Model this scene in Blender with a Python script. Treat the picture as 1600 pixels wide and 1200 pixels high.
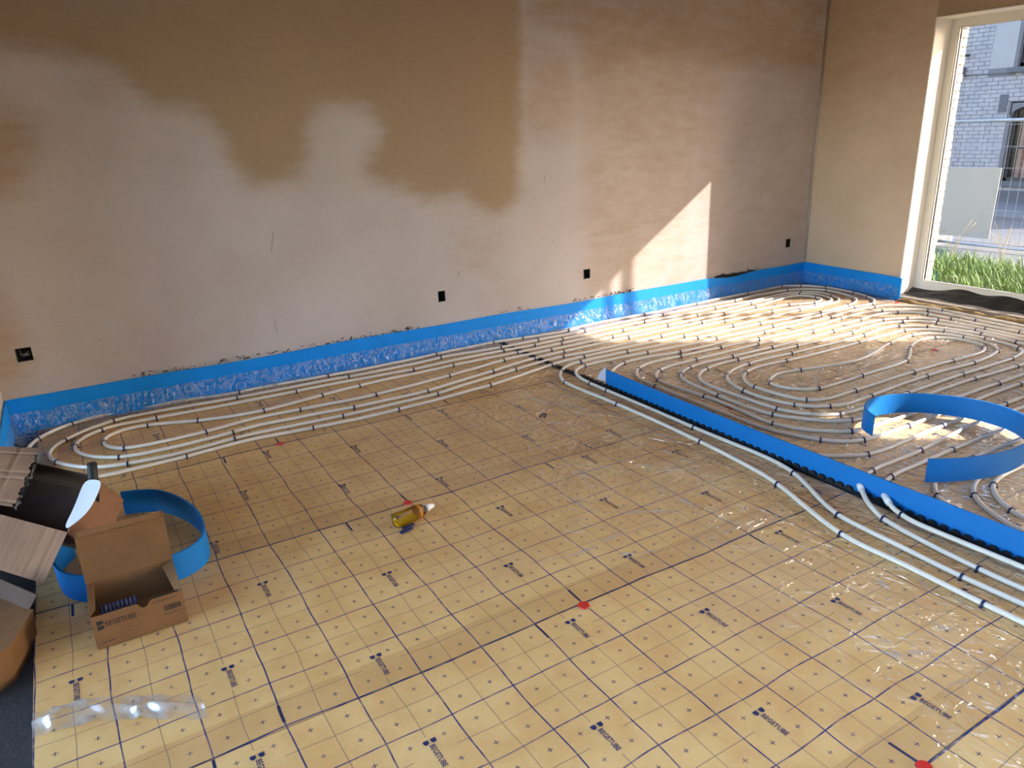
import bpy, bmesh, math, random
import numpy as np
from mathutils import Vector, Matrix
random.seed(7)
rng = np.random.RandomState(11)
S = bpy.context.scene
EXPOSURE, SKY, SUNE = 0.93, 1.6, 19.5
for o in list(bpy.data.objects): bpy.data.objects.remove(o)
COL = S.collection

# ------------------------------------------------------------------ camera, sky, sun, exposure
# x runs along the back wall (to the right), y towards the back wall, z up, metres; origin on the floor under the camera
cd = bpy.data.cameras.new('camera'); cam = bpy.data.objects.new('camera', cd); COL.objects.link(cam)
cd.sensor_width = 36.0; cd.lens = 25.872; cd.clip_start = 0.02; cd.clip_end = 300
right = Vector((0.853619, -0.519871, -0.032681)); down = Vector((-0.1953, -0.261253, -0.945307)); fwd = Vector((0.4829, 0.813315, -0.324541))
cam.matrix_world = Matrix(((right.x, -down.x, -fwd.x, 0.0), (right.y, -down.y, -fwd.y, 0.0), (right.z, -down.z, -fwd.z, 1.5198), (0, 0, 0, 1)))
S.camera = cam
S.view_settings.view_transform = 'Standard'; S.view_settings.look = 'None'
S.view_settings.gamma = 1.0; S.view_settings.use_curve_mapping = False
S.view_settings.exposure = EXPOSURE

SUN_EL = math.radians(28.0); TX, TY = -0.798, 0.602           # direction the light travels on the ground
w = bpy.data.worlds.new('sky'); S.world = w; w.use_nodes = True
nt = w.node_tree; nt.nodes.clear()
sky = nt.nodes.new('ShaderNodeTexSky'); sky.sky_type = 'NISHITA'; sky.sun_disc = False
sky.sun_elevation = SUN_EL; sky.sun_rotation = math.radians(127.0); sky.air_density = 1.0; sky.dust_density = 1.6; sky.ozone_density = 1.0
bg = nt.nodes.new('ShaderNodeBackground'); bg.inputs['Strength'].default_value = SKY
out = nt.nodes.new('ShaderNodeOutputWorld')
nt.links.new(sky.outputs[0], bg.inputs['Color']); nt.links.new(bg.outputs[0], out.inputs['Surface'])
ld = bpy.data.lights.new('sun', 'SUN'); ld.energy = SUNE; ld.angle = math.radians(0.6); ld.color = (1.0, 0.955, 0.91)
sun = bpy.data.objects.new('sun', ld); COL.objects.link(sun)
sun.location = (12, -6, 9)
sun.rotation_euler = Vector((TX * math.cos(SUN_EL), TY * math.cos(SUN_EL), -math.sin(SUN_EL))).to_track_quat('-Z', 'Y').to_euler()

# ------------------------------------------------------------------ helpers
def tag(o, label, cat=None, group=None, kind=None):
    if label: o['label'] = label
    if cat: o['category'] = cat
    if group: o['group'] = group
    if kind: o['kind'] = kind
    return o
def empty(name, loc=(0, 0, 0), rz=0.0):
    o = bpy.data.objects.new(name, None); COL.objects.link(o); o.location = loc; o.rotation_euler = (0, 0, rz)
    o.empty_display_size = 0.05
    return o
class MB:
    """collects vertices and faces; build() links them as ONE mesh object (world coordinates in, parent handled)"""
    def __init__(s): s.v = []; s.f = []
    def add(s, vs, fs):
        b = len(s.v); s.v += [tuple(map(float, p)) for p in vs]; s.f += [tuple(b + i for i in f) for f in fs]; return s
    def box(s, x0, y0, z0, x1, y1, z1):
        return s.add([(x0, y0, z0), (x1, y0, z0), (x1, y1, z0), (x0, y1, z0), (x0, y0, z1), (x1, y0, z1), (x1, y1, z1), (x0, y1, z1)],
                     [(3, 2, 1, 0), (4, 5, 6, 7), (0, 1, 5, 4), (1, 2, 6, 5), (2, 3, 7, 6), (3, 0, 4, 7)])
    def slab(s, pts, t):
        """polygon (3D, planar) given thickness t along its normal"""
        P = [Vector(p) for p in pts]; n = Vector((0, 0, 0))
        for i in range(len(P)): n += P[i].cross(P[(i + 1) % len(P)])
        n.normalize(); k = len(P)
        vs = [p + n * (t / 2) for p in P] + [p - n * (t / 2) for p in P]
        fs = [tuple(range(k)), tuple(reversed(range(k, 2 * k)))] + [(i, i + k, (i + 1) % k + k, (i + 1) % k) for i in range(k)]
        return s.add(vs, fs)
    def tube(s, path, r, n=8, caps=True):
        P = [Vector(p) for p in path]; vs = []; fs = []
        up = Vector((0, 0, 1))
        for i, p in enumerate(P):
            t = (P[min(i + 1, len(P) - 1)] - P[max(i - 1, 0)]).normalized()
            a = t.cross(up)
            if a.length < 1e-3: a = t.cross(Vector((1, 0, 0)))
            a.normalize(); b = a.cross(t)
            rr = r[i] if hasattr(r, '__len__') else r
            for k in range(n):
                an = 2 * math.pi * k / n
                vs.append(p + a * (rr * math.cos(an)) + b * (rr * math.sin(an)))
        for i in range(len(P) - 1):
            for k in range(n):
                fs.append((i * n + k, i * n + (k + 1) % n, (i + 1) * n + (k + 1) % n, (i + 1) * n + k))
        if caps:
            fs.append(tuple(reversed(range(n)))); fs.append(tuple(range((len(P) - 1) * n, len(P) * n)))
        return s.add(vs, fs)
    def grid(s, fn, nu, nv):
        vs = [fn(i / nu, j / nv) for j in range(nv + 1) for i in range(nu + 1)]
        fs = [(j * (nu + 1) + i, j * (nu + 1) + i + 1, (j + 1) * (nu + 1) + i + 1, (j + 1) * (nu + 1) + i) for j in range(nv) for i in range(nu)]
        return s.add(vs, fs)
    def build(s, name, mat, parent=None, smooth=False):
        me = bpy.data.meshes.new(name); me.from_pydata(s.v, [], s.f); me.update()
        if mat: me.materials.append(mat)
        if smooth: me.polygons.foreach_set('use_smooth', [True] * len(me.polygons))
        o = bpy.data.objects.new(name, me); COL.objects.link(o)
        if parent:
            o.parent = parent
            me.transform(parent_world(parent).inverted())
        return o
def parent_world(p):
    M = Matrix.LocRotScale(p.location, p.rotation_euler, p.scale)
    return parent_world(p.parent) @ M if p.parent else M

def H(x, y):                                                   # gentle unevenness of the laid insulation
    return 0.0024 * np.sin(5.1 * x + 1.3) * np.sin(4.3 * y + 0.7) + 0.0013 * np.sin(11.0 * x + 2.0 * y) * np.cos(7.0 * y - 3.0 * x)
def spline(P, step=0.03):
    P = [Vector(p) for p in P]; o = []; n = len(P)
    for i in range(n - 1):
        p0, p1, p2, p3 = P[max(i - 1, 0)], P[i], P[i + 1], P[min(i + 2, n - 1)]
        L = (p2 - p1).length; m = max(1, int(math.ceil(L / step)))
        t1 = (p2 - p0) * (L / max(1e-6, L + (p1 - p0).length)); t2 = (p3 - p1) * (L / max(1e-6, L + (p3 - p2).length))
        for k in range(m):
            t = k / m
            o.append(p1 * (2*t**3 - 3*t**2 + 1) + t1 * (t**3 - 2*t**2 + t) + p2 * (-2*t**3 + 3*t**2) + t2 * (t**3 - t**2))
    o.append(P[-1]); return o

# ------------------------------------------------------------------ materials
class N:
    """tiny node-graph writer"""
    def __init__(s, name):
        s.m = bpy.data.materials.new(name); s.m.use_nodes = True; s.t = s.m.node_tree; s.t.nodes.clear()
        s.out = s.t.nodes.new('ShaderNodeOutputMaterial')
    def node(s, ty, **kw):
        n = s.t.nodes.new(ty)
        for k, v in kw.items(): setattr(n, k, v)
        return n
    def link(s, a, b): s.t.links.new(a, b)
    def put(s, v, sock):
        if isinstance(v, (int, float)): sock.default_value = v
        elif isinstance(v, (tuple, list)): sock.default_value = (*v, 1.0) if len(v) == 3 and len(sock.default_value) == 4 else v
        else: s.link(v, sock)
    def math(s, op, a, b=0.0, c=None):
        n = s.node('ShaderNodeMath', operation=op); s.put(a, n.inputs[0]); s.put(b, n.inputs[1])
        if c is not None: s.put(c, n.inputs[2])
        return n.outputs[0]
    def ramp(s, v, a, b, lo=0.0, hi=1.0):
        n = s.node('ShaderNodeMapRange'); n.interpolation_type = 'SMOOTHSTEP'
        s.put(v, n.inputs[0]); n.inputs[1].default_value = a; n.inputs[2].default_value = b; n.inputs[3].default_value = lo; n.inputs[4].default_value = hi
        return n.outputs[0]
    def mix(s, f, a, b, mode='MIX'):
        n = s.node('ShaderNodeMix', data_type='RGBA', blend_type=mode); s.put(f, n.inputs[0]); s.put(a, n.inputs[6]); s.put(b, n.inputs[7]); return n.outputs[2]
    def pos(s): return s.node('ShaderNodeNewGeometry').outputs['Position']
    def xyz(s, v): 
        n = s.node('ShaderNodeSeparateXYZ'); s.link(v, n.inputs[0]); return n.outputs
    def scale(s, v, sc):
        n = s.node('ShaderNodeVectorMath', operation='MULTIPLY'); s.link(v, n.inputs[0]); n.inputs[1].default_value = sc; return n.outputs[0]
    def noise(s, v, sc, det=2.0, rough=0.5, dist=0.0):
        n = s.node('ShaderNodeTexNoise'); s.link(v, n.inputs['Vector']); n.inputs['Scale'].default_value = sc
        n.inputs['Detail'].default_value = det; n.inputs['Roughness'].default_value = rough; n.inputs['Distortion'].default_value = dist; return n.outputs
    def bump(s, h, strength, dist, normal=None):
        n = s.node('ShaderNodeBump'); s.put(h, n.inputs['Height']); s.put(strength, n.inputs['Strength']); n.inputs['Distance'].default_value = dist
        if normal is not None: s.link(normal, n.inputs['Normal'])
        return n.outputs[0]
    def bsdf(s, **kw):
        n = s.node('ShaderNodeBsdfPrincipled')
        for k, v in kw.items(): s.put(v, n.inputs[k.replace('_', ' ')])
        s.link(n.outputs[0], s.out.inputs[0]); s.b = n; return n
def simple(name, col, rough=0.5, var=0.12, nscale=30.0, bump=0.0, bdist=0.002, metallic=0.0, spec=0.5, sub=0.0):
    n = N(name); p = n.node('ShaderNodeTexCoord').outputs['Object']
    f = n.noise(p, nscale, 4.0)[0]
    c2 = tuple(c * (1 - var) for c in col); c1 = tuple(min(1, c * (1 + var * 0.6)) for c in col)
    kw = dict(Base_Color=n.mix(f, c2, c1), Roughness=rough, Metallic=metallic, Specular_IOR_Level=spec)
    if bump: kw['Normal'] = n.bump(n.noise(p, nscale * 2.2, 3.0)[0], bump, bdist)
    n.bsdf(**kw); return n.m

def plaster(name, dry, damp, attr=True):
    n = N(name); p = n.pos(); z = n.xyz(p)
    big = n.noise(p, 1.7, 4.0, 0.6)[0]; mid = n.noise(n.scale(p, (3.0, 3.0, 9.0)), 2.0, 4.0, 0.6)[0]; fine = n.noise(n.scale(p, (14.0, 14.0, 40.0)), 3.0, 3.0)[0]
    a = n.node('ShaderNodeAttribute', attribute_name='damp').outputs['Fac'] if attr else n.ramp(z[2], 0.9, 2.4)
    e = n.math('ADD', a, n.math('MULTIPLY', n.math('SUBTRACT', mid, 0.5), 0.5))
    f = n.ramp(e, 0.12, 0.88)
    c = n.mix(f, dry, damp)
    c = n.mix(n.ramp(big, 0.3, 0.75, 0.0, 0.22), c, tuple(x * 0.72 for x in damp))
    c = n.mix(n.ramp(fine, 0.5, 0.8, 0.0, 0.12), c, tuple(min(1.0, x * 1.15) for x in dry))
    spk = n.noise(p, 60.0, 2.0)[0]
    c = n.mix(n.ramp(spk, 0.70, 0.76, 0.0, 0.35), c, (0.16, 0.12, 0.09))
    n.bsdf(Base_Color=c, Roughness=n.ramp(f, 0.0, 1.0, 0.72, 0.55), Specular_IOR_Level=0.35, Normal=n.bump(n.math('ADD', fine, n.math('MULTIPLY', big, 2.0)), 0.35, 0.006))
    return n.m
PINK = (0.53, 0.475, 0.465); DAMP = (0.37, 0.262, 0.165)
M = {}
M['plaster'] = plaster('plaster', PINK, DAMP)
M['plaster_beige'] = plaster('plaster_beige', (0.63, 0.50, 0.385), (0.45, 0.315, 0.19))
M['plaster_plain'] = plaster('plaster_plain', PINK, DAMP, False)

def sheet_mat(name, base_x, seam_y, bar_up, bar_dn, band=False):
    """tan insulation facing: printed 20/10 cm grid, small crosses, cleared cells round the lettering, clear glossy top film"""
    n = N(name); p = n.pos()
    wv = n.node('ShaderNodeVectorMath', operation='SUBTRACT'); n.link(n.noise(p, 3.2, 1.0)[1], wv.inputs[0]); wv.inputs[1].default_value = (0.5, 0.5, 0.5)
    ad = n.node('ShaderNodeVectorMath', operation='MULTIPLY_ADD'); n.link(wv.outputs[0], ad.inputs[0]); ad.inputs[1].default_value = (0.028, 0.028, 0); n.link(p, ad.inputs[2])
    q = n.xyz(ad.outputs[0]); x, y = q[0], q[1]
    def dist(c, period, off):
        return n.math('ABSOLUTE', n.math('SUBTRACT', n.math('MODULO', n.math('ADD', c, 20.0 * period - off + period / 2), period), period / 2))
    def line(d, hw, aa=0.0006): return n.ramp(d, hw - aa, hw + aa, 1.0, 0.0)
    tx = line(dist(x, 0.2, 0.067), 0.0022); ty = line(dist(y, 0.2, 0.1075), 0.0021)
    ux, uy = dist(x, 0.2, 0.167), dist(y, 0.2, 0.0075)
    # cleared cell round each logo
    v = n.math('SUBTRACT', seam_y, y); k = n.math('FLOOR', n.math('DIVIDE', v, 0.2))
    lx = dist(n.math('SUBTRACT', x, n.math('MULTIPLY', k, 0.4)), 1.0, base_x)
    ly = n.math('SUBTRACT', v, n.math('MULTIPLY', k, 0.2))
    cell = n.math('MULTIPLY', n.math('LESS_THAN', lx, 0.062), n.math('MULTIPLY', n.math('GREATER_THAN', ly, 0.035), n.math('LESS_THAN', ly, 0.165)))
    keep = n.math('SUBTRACT', 1.0, cell)
    thin = n.math('MULTIPLY', n.math('MULTIPLY', n.math('MAXIMUM', line(ux, 0.0012), line(uy, 0.0012)), keep), 0.72)
    cx, cy = dist(x, 0.1, 0.017), dist(y, 0.1, 0.0575)
    cross = n.math('MAXIMUM', n.math('MULTIPLY', line(cx, 0.0014), line(cy, 0.0078)), n.math('MULTIPLY', line(cx, 0.0078), line(cy, 0.0014)))
    sv = n.math('ABSOLUTE', n.math('SUBTRACT', n.math('MODULO', n.math('ADD', v, 10.5), 1.0), 0.5))
    seam = line(sv, 0.0032)
    thick = n.math('MAXIMUM', n.math('MAXIMUM', tx, ty), seam)
    # short dark register bars above and below the seams
    sgn = n.math('SUBTRACT', y, seam_y)
    bar = n.math('MULTIPLY', line(dist(x, 1.0, bar_up), 0.0045), n.math('MULTIPLY', n.math('GREATER_THAN', v, 0.912), n.math('LESS_THAN', v, 0.985)))
    bar2 = n.math('MULTIPLY', line(dist(x, 1.0, bar_dn), 0.0042), n.math('MULTIPLY', n.math('GREATER_THAN', v, 0.004), n.math('LESS_THAN', v, 0.082)))
    mott = n.noise(p, 5.0, 4.0, 0.6)[0]; fine = n.noise(p, 70.0, 3.0, 0.6)[0]; broad = n.noise(p, 1.1, 2.0)[0]
    b1, b2 = (0.59, 0.34, 0.125), (0.69, 0.445, 0.18)
    if band: b1, b2 = (0.51, 0.285, 0.105), (0.59, 0.36, 0.14)
    c = n.mix(n.ramp(mott, 0.3, 0.72), b1, b2)
    c = n.mix(n.ramp(broad, 0.45, 0.7, 0.0, 0.35), c, (0.62, 0.41, 0.215))
    c = n.mix(n.ramp(fine, 0.55, 0.8, 0.0, 0.25), c, tuple(min(1, k_ * 1.2) for k_ in b2))
    wear = n.ramp(n.noise(p, 18.0, 3.0)[0], 0.3, 0.6, 0.65, 1.0)
    c = n.mix(thin, c, (0.11, 0.085, 0.085))
    c = n.mix(n.math('MULTIPLY', cross, wear), c, (0.045, 0.045, 0.10))
    c = n.mix(n.math('MULTIPLY', thick, wear), c, (0.018, 0.026, 0.125))
    c = n.mix(n.math('MAXIMUM', bar, bar2), c, (0.02, 0.025, 0.07))
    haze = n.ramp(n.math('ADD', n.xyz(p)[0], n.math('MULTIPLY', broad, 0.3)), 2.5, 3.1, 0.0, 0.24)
    c = n.mix(haze, c, (0.78, 0.74, 0.66))  # haze and gloss of the clear film painted paler into the colour
    # loosely lying clear film: folds running mostly across the pipes, much stronger right of the joint strip
    r = n.xyz(p)
    wr = n.noise(n.scale(p, (1.0, 0.20, 1.0)), 21.0, 1.2, 0.5, 0.6)[0]
    rid = n.math('SUBTRACT', 1.0, n.math('MULTIPLY', n.math('ABSOLUTE', n.math('SUBTRACT', wr, 0.5)), 2.0))
    wr2 = n.noise(n.scale(p, (1.0, 0.8, 1.0)), 7.0, 3.0, 0.5, 1.2)[0]
    rid2 = n.math('POWER', n.math('SUBTRACT', 1.0, n.math('MULTIPLY', n.math('ABSOLUTE', n.math('SUBTRACT', wr2, 0.5)), 2.0)), 6.0)
    area = n.ramp(n.math('ADD', r[0], n.math('MULTIPLY', broad, 0.5)), 2.35, 3.1, 0.0, 1.0)
    hgt = n.math('ADD', n.math('MULTIPLY', rid, area), n.math('MULTIPLY', rid2, n.ramp(r[0], 0.8, 2.4, 0.10, 0.9)))
    nb = n.bump(n.math('ADD', mott, n.math('MULTIPLY', fine, 0.15)), 0.35, 0.012)
    nc = n.bump(hgt, n.ramp(r[0], 1.2, 2.7, 0.30, 1.0), 0.055)
    n.bsdf(Base_Color=c, Roughness=0.55, Specular_IOR_Level=0.15, Normal=nb, Coat_Weight=n.ramp(r[0], 0.8, 2.8, 0.35, 0.9), Coat_Roughness=0.08, Coat_IOR=1.85, Coat_Normal=nc)
    return n.m

M['pipe'] = simple('pipe_plastic', (0.72, 0.67, 0.60), 0.38, 0.05, 9.0)
M['clip'] = simple('clip_plastic', (0.012, 0.016, 0.070), 0.42, 0.15, 40.0)
M['black'] = simple('black_plastic', (0.008, 0.008, 0.009), 0.6, 0.2, 40.0)
M['red'] = simple('red_plastic', (0.55, 0.02, 0.015), 0.4, 0.15, 40.0)
def foam(name, col):
    n = N(name); p = n.node('ShaderNodeTexCoord').outputs['Object']
    f = n.noise(p, 8.0, 4.0)[0]; g = n.noise(p, 240.0, 2.0)[0]
    c = n.mix(f, tuple(k * 0.88 for k in col), tuple(min(1, k * 1.08) for k in col))
    n.bsdf(Base_Color=c, Roughness=0.55, Specular_IOR_Level=0.35, Normal=n.bump(g, 0.25, 0.002)); return n.m
M['foam'] = foam('blue_foam', (0.0005, 0.165, 0.52))
M['foam_bright'] = foam('blue_foam_bright', (0.0005, 0.28, 0.90))  # same blue foam, brightened to offset the dim light along the walls
M['foam_edge'] = foam('foam_cut_edge', (0.25, 0.50, 0.72))
def cardboard(name, col, flute=0.0):
    n = N(name); p = n.node('ShaderNodeTexCoord').outputs['Object']
    f = n.noise(p, 7.0, 4.0, 0.6)[0]; g = n.noise(n.scale(p, (1.0, 1.0, 3.0)), 90.0, 3.0)[0]
    c = n.mix(n.ramp(f, 0.3, 0.7), tuple(k * 0.85 for k in col), tuple(k * 1.1 for k in col))
    c = n.mix(n.ramp(g, 0.5, 0.75, 0.0, 0.3), c, tuple(k * 1.35 for k in col))
    n.bsdf(Base_Color=c, Roughness=0.8, Specular_IOR_Level=0.2, Normal=n.bump(g, 0.2, 0.001)); return n.m
M['card'] = cardboard('cardboard', (0.23, 0.115, 0.066))
M['card2'] = cardboard('cardboard_box', (0.18, 0.088, 0.036))
M['card_shade'] = cardboard('cardboard_shade', (0.085, 0.050, 0.038))  # carton brown darkened to paint in the shade inside
M['ink'] = simple('print_ink', (0.012, 0.012, 0.014), 0.6, 0.1, 30.0)
M['blueink'] = simple('blue_print_ink', (0.018, 0.024, 0.095), 0.5, 0.25, 25.0)
M['paper'] = simple('white_paper', (0.58, 0.58, 0.68), 0.6, 0.04, 6.0)
M['frame'] = simple('white_frame', (0.70, 0.66, 0.58), 0.35, 0.04, 5.0)
M['lining'] = simple('white_reveal', (0.80, 0.75, 0.66), 0.55, 0.06, 4.0, 0.1)
M['gasket'] = simple('dark_gasket', (0.012, 0.014, 0.018), 0.5, 0.1, 20.0)
M['concrete'] = simple('dark_screed', (0.028, 0.026, 0.026), 0.8, 0.5, 22.0, 0.6, 0.006)
M['ceiling'] = simple('ceiling_plaster', (0.62, 0.55, 0.48), 0.8, 0.1, 3.0)
M['membrane'] = simple('black_membrane', (0.018, 0.018, 0.019), 0.33, 0.2, 14.0, 0.3, 0.004)
M['wood'] = simple('pale_batten', (0.40, 0.32, 0.25), 0.7, 0.3, 18.0, 0.2)
M['wool'] = simple('brown_wool', (0.30, 0.20, 0.075), 0.9, 0.45, 45.0, 0.8, 0.006)
M['scuff'] = simple('brown_scuff', (0.20, 0.14, 0.10), 0.9, 0.3, 30.0)
M['dark'] = simple('dark_cavity', (0.010, 0.008, 0.006), 0.8, 0.3, 30.0)
M['steel'] = simple('galvanised_steel', (0.42, 0.44, 0.46), 0.45, 0.15, 30.0, metallic=0.6)
M['board'] = simple('pale_board', (0.36, 0.345, 0.315), 0.35, 0.06, 3.0)
M['asphalt'] = simple('asphalt', (0.15, 0.148, 0.15), 0.85, 0.25, 12.0, 0.3)
M['pave'] = simple('pavement', (0.20, 0.195, 0.20), 0.85, 0.2, 6.0, 0.2)
M['soil'] = simple('soil', (0.10, 0.09, 0.05), 0.9, 0.4, 10.0, 0.5, 0.02)
M['outer'] = simple('outer_brick', (0.29, 0.26, 0.21), 0.8, 0.15, 12.0, 0.3)
M['render'] = simple('smooth_render', (0.37, 0.36, 0.36), 0.8, 0.06, 4.0)
M['greystone'] = simple('grey_stone', (0.11, 0.115, 0.13), 0.7, 0.15, 10.0)
M['darkframe'] = simple('dark_window_frame', (0.035, 0.03, 0.033), 0.4, 0.2, 10.0)
M['whitecap'] = simple('white_cap', (0.78, 0.78, 0.78), 0.35, 0.03, 10.0)
M['orange'] = simple('orange_collar', (0.50, 0.16, 0.01), 0.4, 0.1, 20.0)
def brickmat():
    n = N('painted_brick'); p = n.pos()
    f = n.noise(p, 3.0, 4.0, 0.6)[0]; g = n.noise(p, 26.0, 3.0)[0]
    c = n.mix(n.ramp(f, 0.3, 0.7), (0.33, 0.32, 0.345), (0.41, 0.395, 0.40)); c = n.mix(n.ramp(g, 0.62, 0.75, 0.0, 0.6), c, (0.24, 0.22, 0.22))
    n.bsdf(Base_Color=c, Roughness=0.75, Normal=n.bump(g, 0.3, 0.01)); return n.m
M['brick'] = brickmat()
M['mortar'] = simple('mortar', (0.19, 0.185, 0.20), 0.9, 0.2, 14.0)
def curtain():
    n = N('curtain_cloth'); p = n.xyz(n.pos())
    s_ = n.math('SINE', n.math('MULTIPLY', p[1], 46.0)); t_ = n.math('SINE', n.math('MULTIPLY', p[2], 60.0))
    c = n.mix(n.ramp(s_, -0.8, 0.9), (0.24, 0.09, 0.07), (0.52, 0.33, 0.28)); c = n.mix(n.ramp(t_, 0.2, 1.0, 0.0, 0.35), c, (0.55, 0.42, 0.38))
    n.bsdf(Base_Color=c, Roughness=0.85); return n.m
M['curtain'] = curtain()
def grass():
    n = N('grass_blades'); p = n.pos(); f = n.noise(p, 5.0, 3.0)[0]; g = n.noise(p, 40.0, 2.0)[0]
    c = n.mix(n.ramp(f, 0.3, 0.7), (0.045, 0.12, 0.006), (0.14, 0.26, 0.018)); c = n.mix(n.ramp(g, 0.55, 0.75, 0.0, 0.6), c, (0.27, 0.28, 0.07))
    b = n.bsdf(Base_Color=c, Roughness=0.55); return n.m
M['grass'] = grass()
M['straw'] = simple('dry_stalk', (0.45, 0.36, 0.20), 0.8, 0.2, 20.0)
def glass(name, fac, tint=(1, 1, 1), rough=0.0):
    n = N(name); fr = n.node('ShaderNodeFresnel'); fr.inputs[0].default_value = fac
    t = n.node('ShaderNodeBsdfTransparent'); t.inputs[0].default_value = (*tint, 1); g = n.node('ShaderNodeBsdfGlossy'); g.inputs['Roughness'].default_value = rough
    m = n.node('ShaderNodeMixShader'); n.link(fr.outputs[0], m.inputs[0]); n.link(t.outputs[0], m.inputs[1]); n.link(g.outputs[0], m.inputs[2]); n.link(m.outputs[0], n.out.inputs[0]); return n.m
M['glass'] = glass('window_glass', 1.35, (0.97, 0.985, 0.98)); M['halftint'] = glass('light_tint_glass', 1.35, (0.75, 0.745, 0.74)); M['tinted'] = glass('dimming_glass', 1.35, (0.565, 0.555, 0.55))  # tints added to dim the outdoor view and the incoming sun
M['bottle'] = glass('clear_bottle', 1.45, (0.93, 0.93, 0.91), 0.05)
def liquid():
    n = N('yellow_liquid'); t = n.node('ShaderNodeBsdfTransparent'); t.inputs[0].default_value = (1.0, 0.86, 0.30, 1)
    d = n.node('ShaderNodeBsdfDiffuse'); d.inputs[0].default_value = (0.95, 0.58, 0.015, 1)
    m = n.node('ShaderNodeMixShader'); m.inputs[0].default_value = 0.5; n.link(t.outputs[0], m.inputs[1]); n.link(d.outputs[0], m.inputs[2]); n.link(m.outputs[0], n.out.inputs[0]); return n.m
M['liquid'] = liquid()
def film(name, opac, milky, mapping, bstr=0.9):
    n = N(name); p = n.pos()
    wr = n.noise(n.scale(p, mapping), 20.0, 3.0, 0.6, 0.8)[0]
    rid = n.math('SUBTRACT', 1.0, n.math('MULTIPLY', n.math('ABSOLUTE', n.math('SUBTRACT', wr, 0.5)), 2.0))
    nb = n.bump(rid, bstr, 0.02)
    t = n.node('ShaderNodeBsdfTransparent'); t.inputs[0].default_value = (0.96, 0.97, 0.98, 1)
    g = n.node('ShaderNodeBsdfGlossy'); g.inputs['Roughness'].default_value = 0.14; n.link(nb, g.inputs['Normal'])
    d = n.node('ShaderNodeBsdfDiffuse'); d.inputs[0].default_value = (*milky, 1); n.link(nb, d.inputs['Normal'])
    m1 = n.node('ShaderNodeMixShader'); n.put(n.ramp(rid, 0.72, 0.98, 0.25, 0.6), m1.inputs[0]); n.link(g.outputs[0], m1.inputs[1]); n.link(d.outputs[0], m1.inputs[2])
    m = n.node('ShaderNodeMixShader'); n.put(n.ramp(rid, 0.84, 0.98, opac * 0.30, min(1.0, opac * 2.4)), m.inputs[0]); n.link(t.outputs[0], m.inputs[1]); n.link(m1.outputs[0], m.inputs[2]); n.link(m.outputs[0], n.out.inputs[0]); return n.m
def fold(nm='clear_film_fold', lo=0.15, hi=0.62, df=0.5, dc=(0.72, 0.70, 0.68)):
    n = N(nm); p = n.pos(); f = n.noise(p, 16.0, 2.0)[0]
    t = n.node('ShaderNodeBsdfTransparent'); g = n.node('ShaderNodeBsdfGlossy'); g.inputs['Roughness'].default_value = 0.22; d = n.node('ShaderNodeBsdfDiffuse'); d.inputs[0].default_value = (*dc, 1)
    m1 = n.node('ShaderNodeMixShader'); m1.inputs[0].default_value = df; n.link(g.outputs[0], m1.inputs[1]); n.link(d.outputs[0], m1.inputs[2])
    m = n.node('ShaderNodeMixShader'); n.put(n.ramp(f, 0.35, 0.7, lo, hi), m.inputs[0]); n.link(t.outputs[0], m.inputs[1]); n.link(m1.outputs[0], m.inputs[2]); n.link(m.outputs[0], n.out.inputs[0]); return n.m
M['fold'] = fold(); M['glint_pucker'] = fold('film_glint_pucker', 0.35, 0.85, 0.78, (0.90, 0.88, 0.86))  # pucker film gets a whiter diffuse colour to paint glints
M['skirt'] = film('clear_skirt_film', 0.15, (0.40, 0.50, 0.62), (1.6, 0.7, 1.0))
# ------------------------------------------------------------------ room shell
XW, YW, ZC = 6.24, 4.75, 2.75          # right wall, back wall, ceiling
XL = -0.455                             # stub of left wall
def inside(px, pz, poly):
    r = np.zeros(px.shape, bool); k = len(poly)
    for i in range(k):
        (x1, z1), (x2, z2) = poly[i], poly[(i + 1) % k]
        c = ((z1 > pz) != (z2 > pz)) & (px < (x2 - x1) * (pz - z1) / ((z2 - z1) if z2 != z1 else 1e-9) + x1)
        r ^= c
    return r
def blur(a, n):
    k = np.ones(2 * n + 1) / (2 * n + 1)
    for _ in range(2):
        a = np.apply_along_axis(lambda r: np.convolve(np.pad(r, n, mode='edge'), k, 'valid'), 0, a)
        a = np.apply_along_axis(lambda r: np.convolve(np.pad(r, n, mode='edge'), k, 'valid'), 1, a)
    return a
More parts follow.
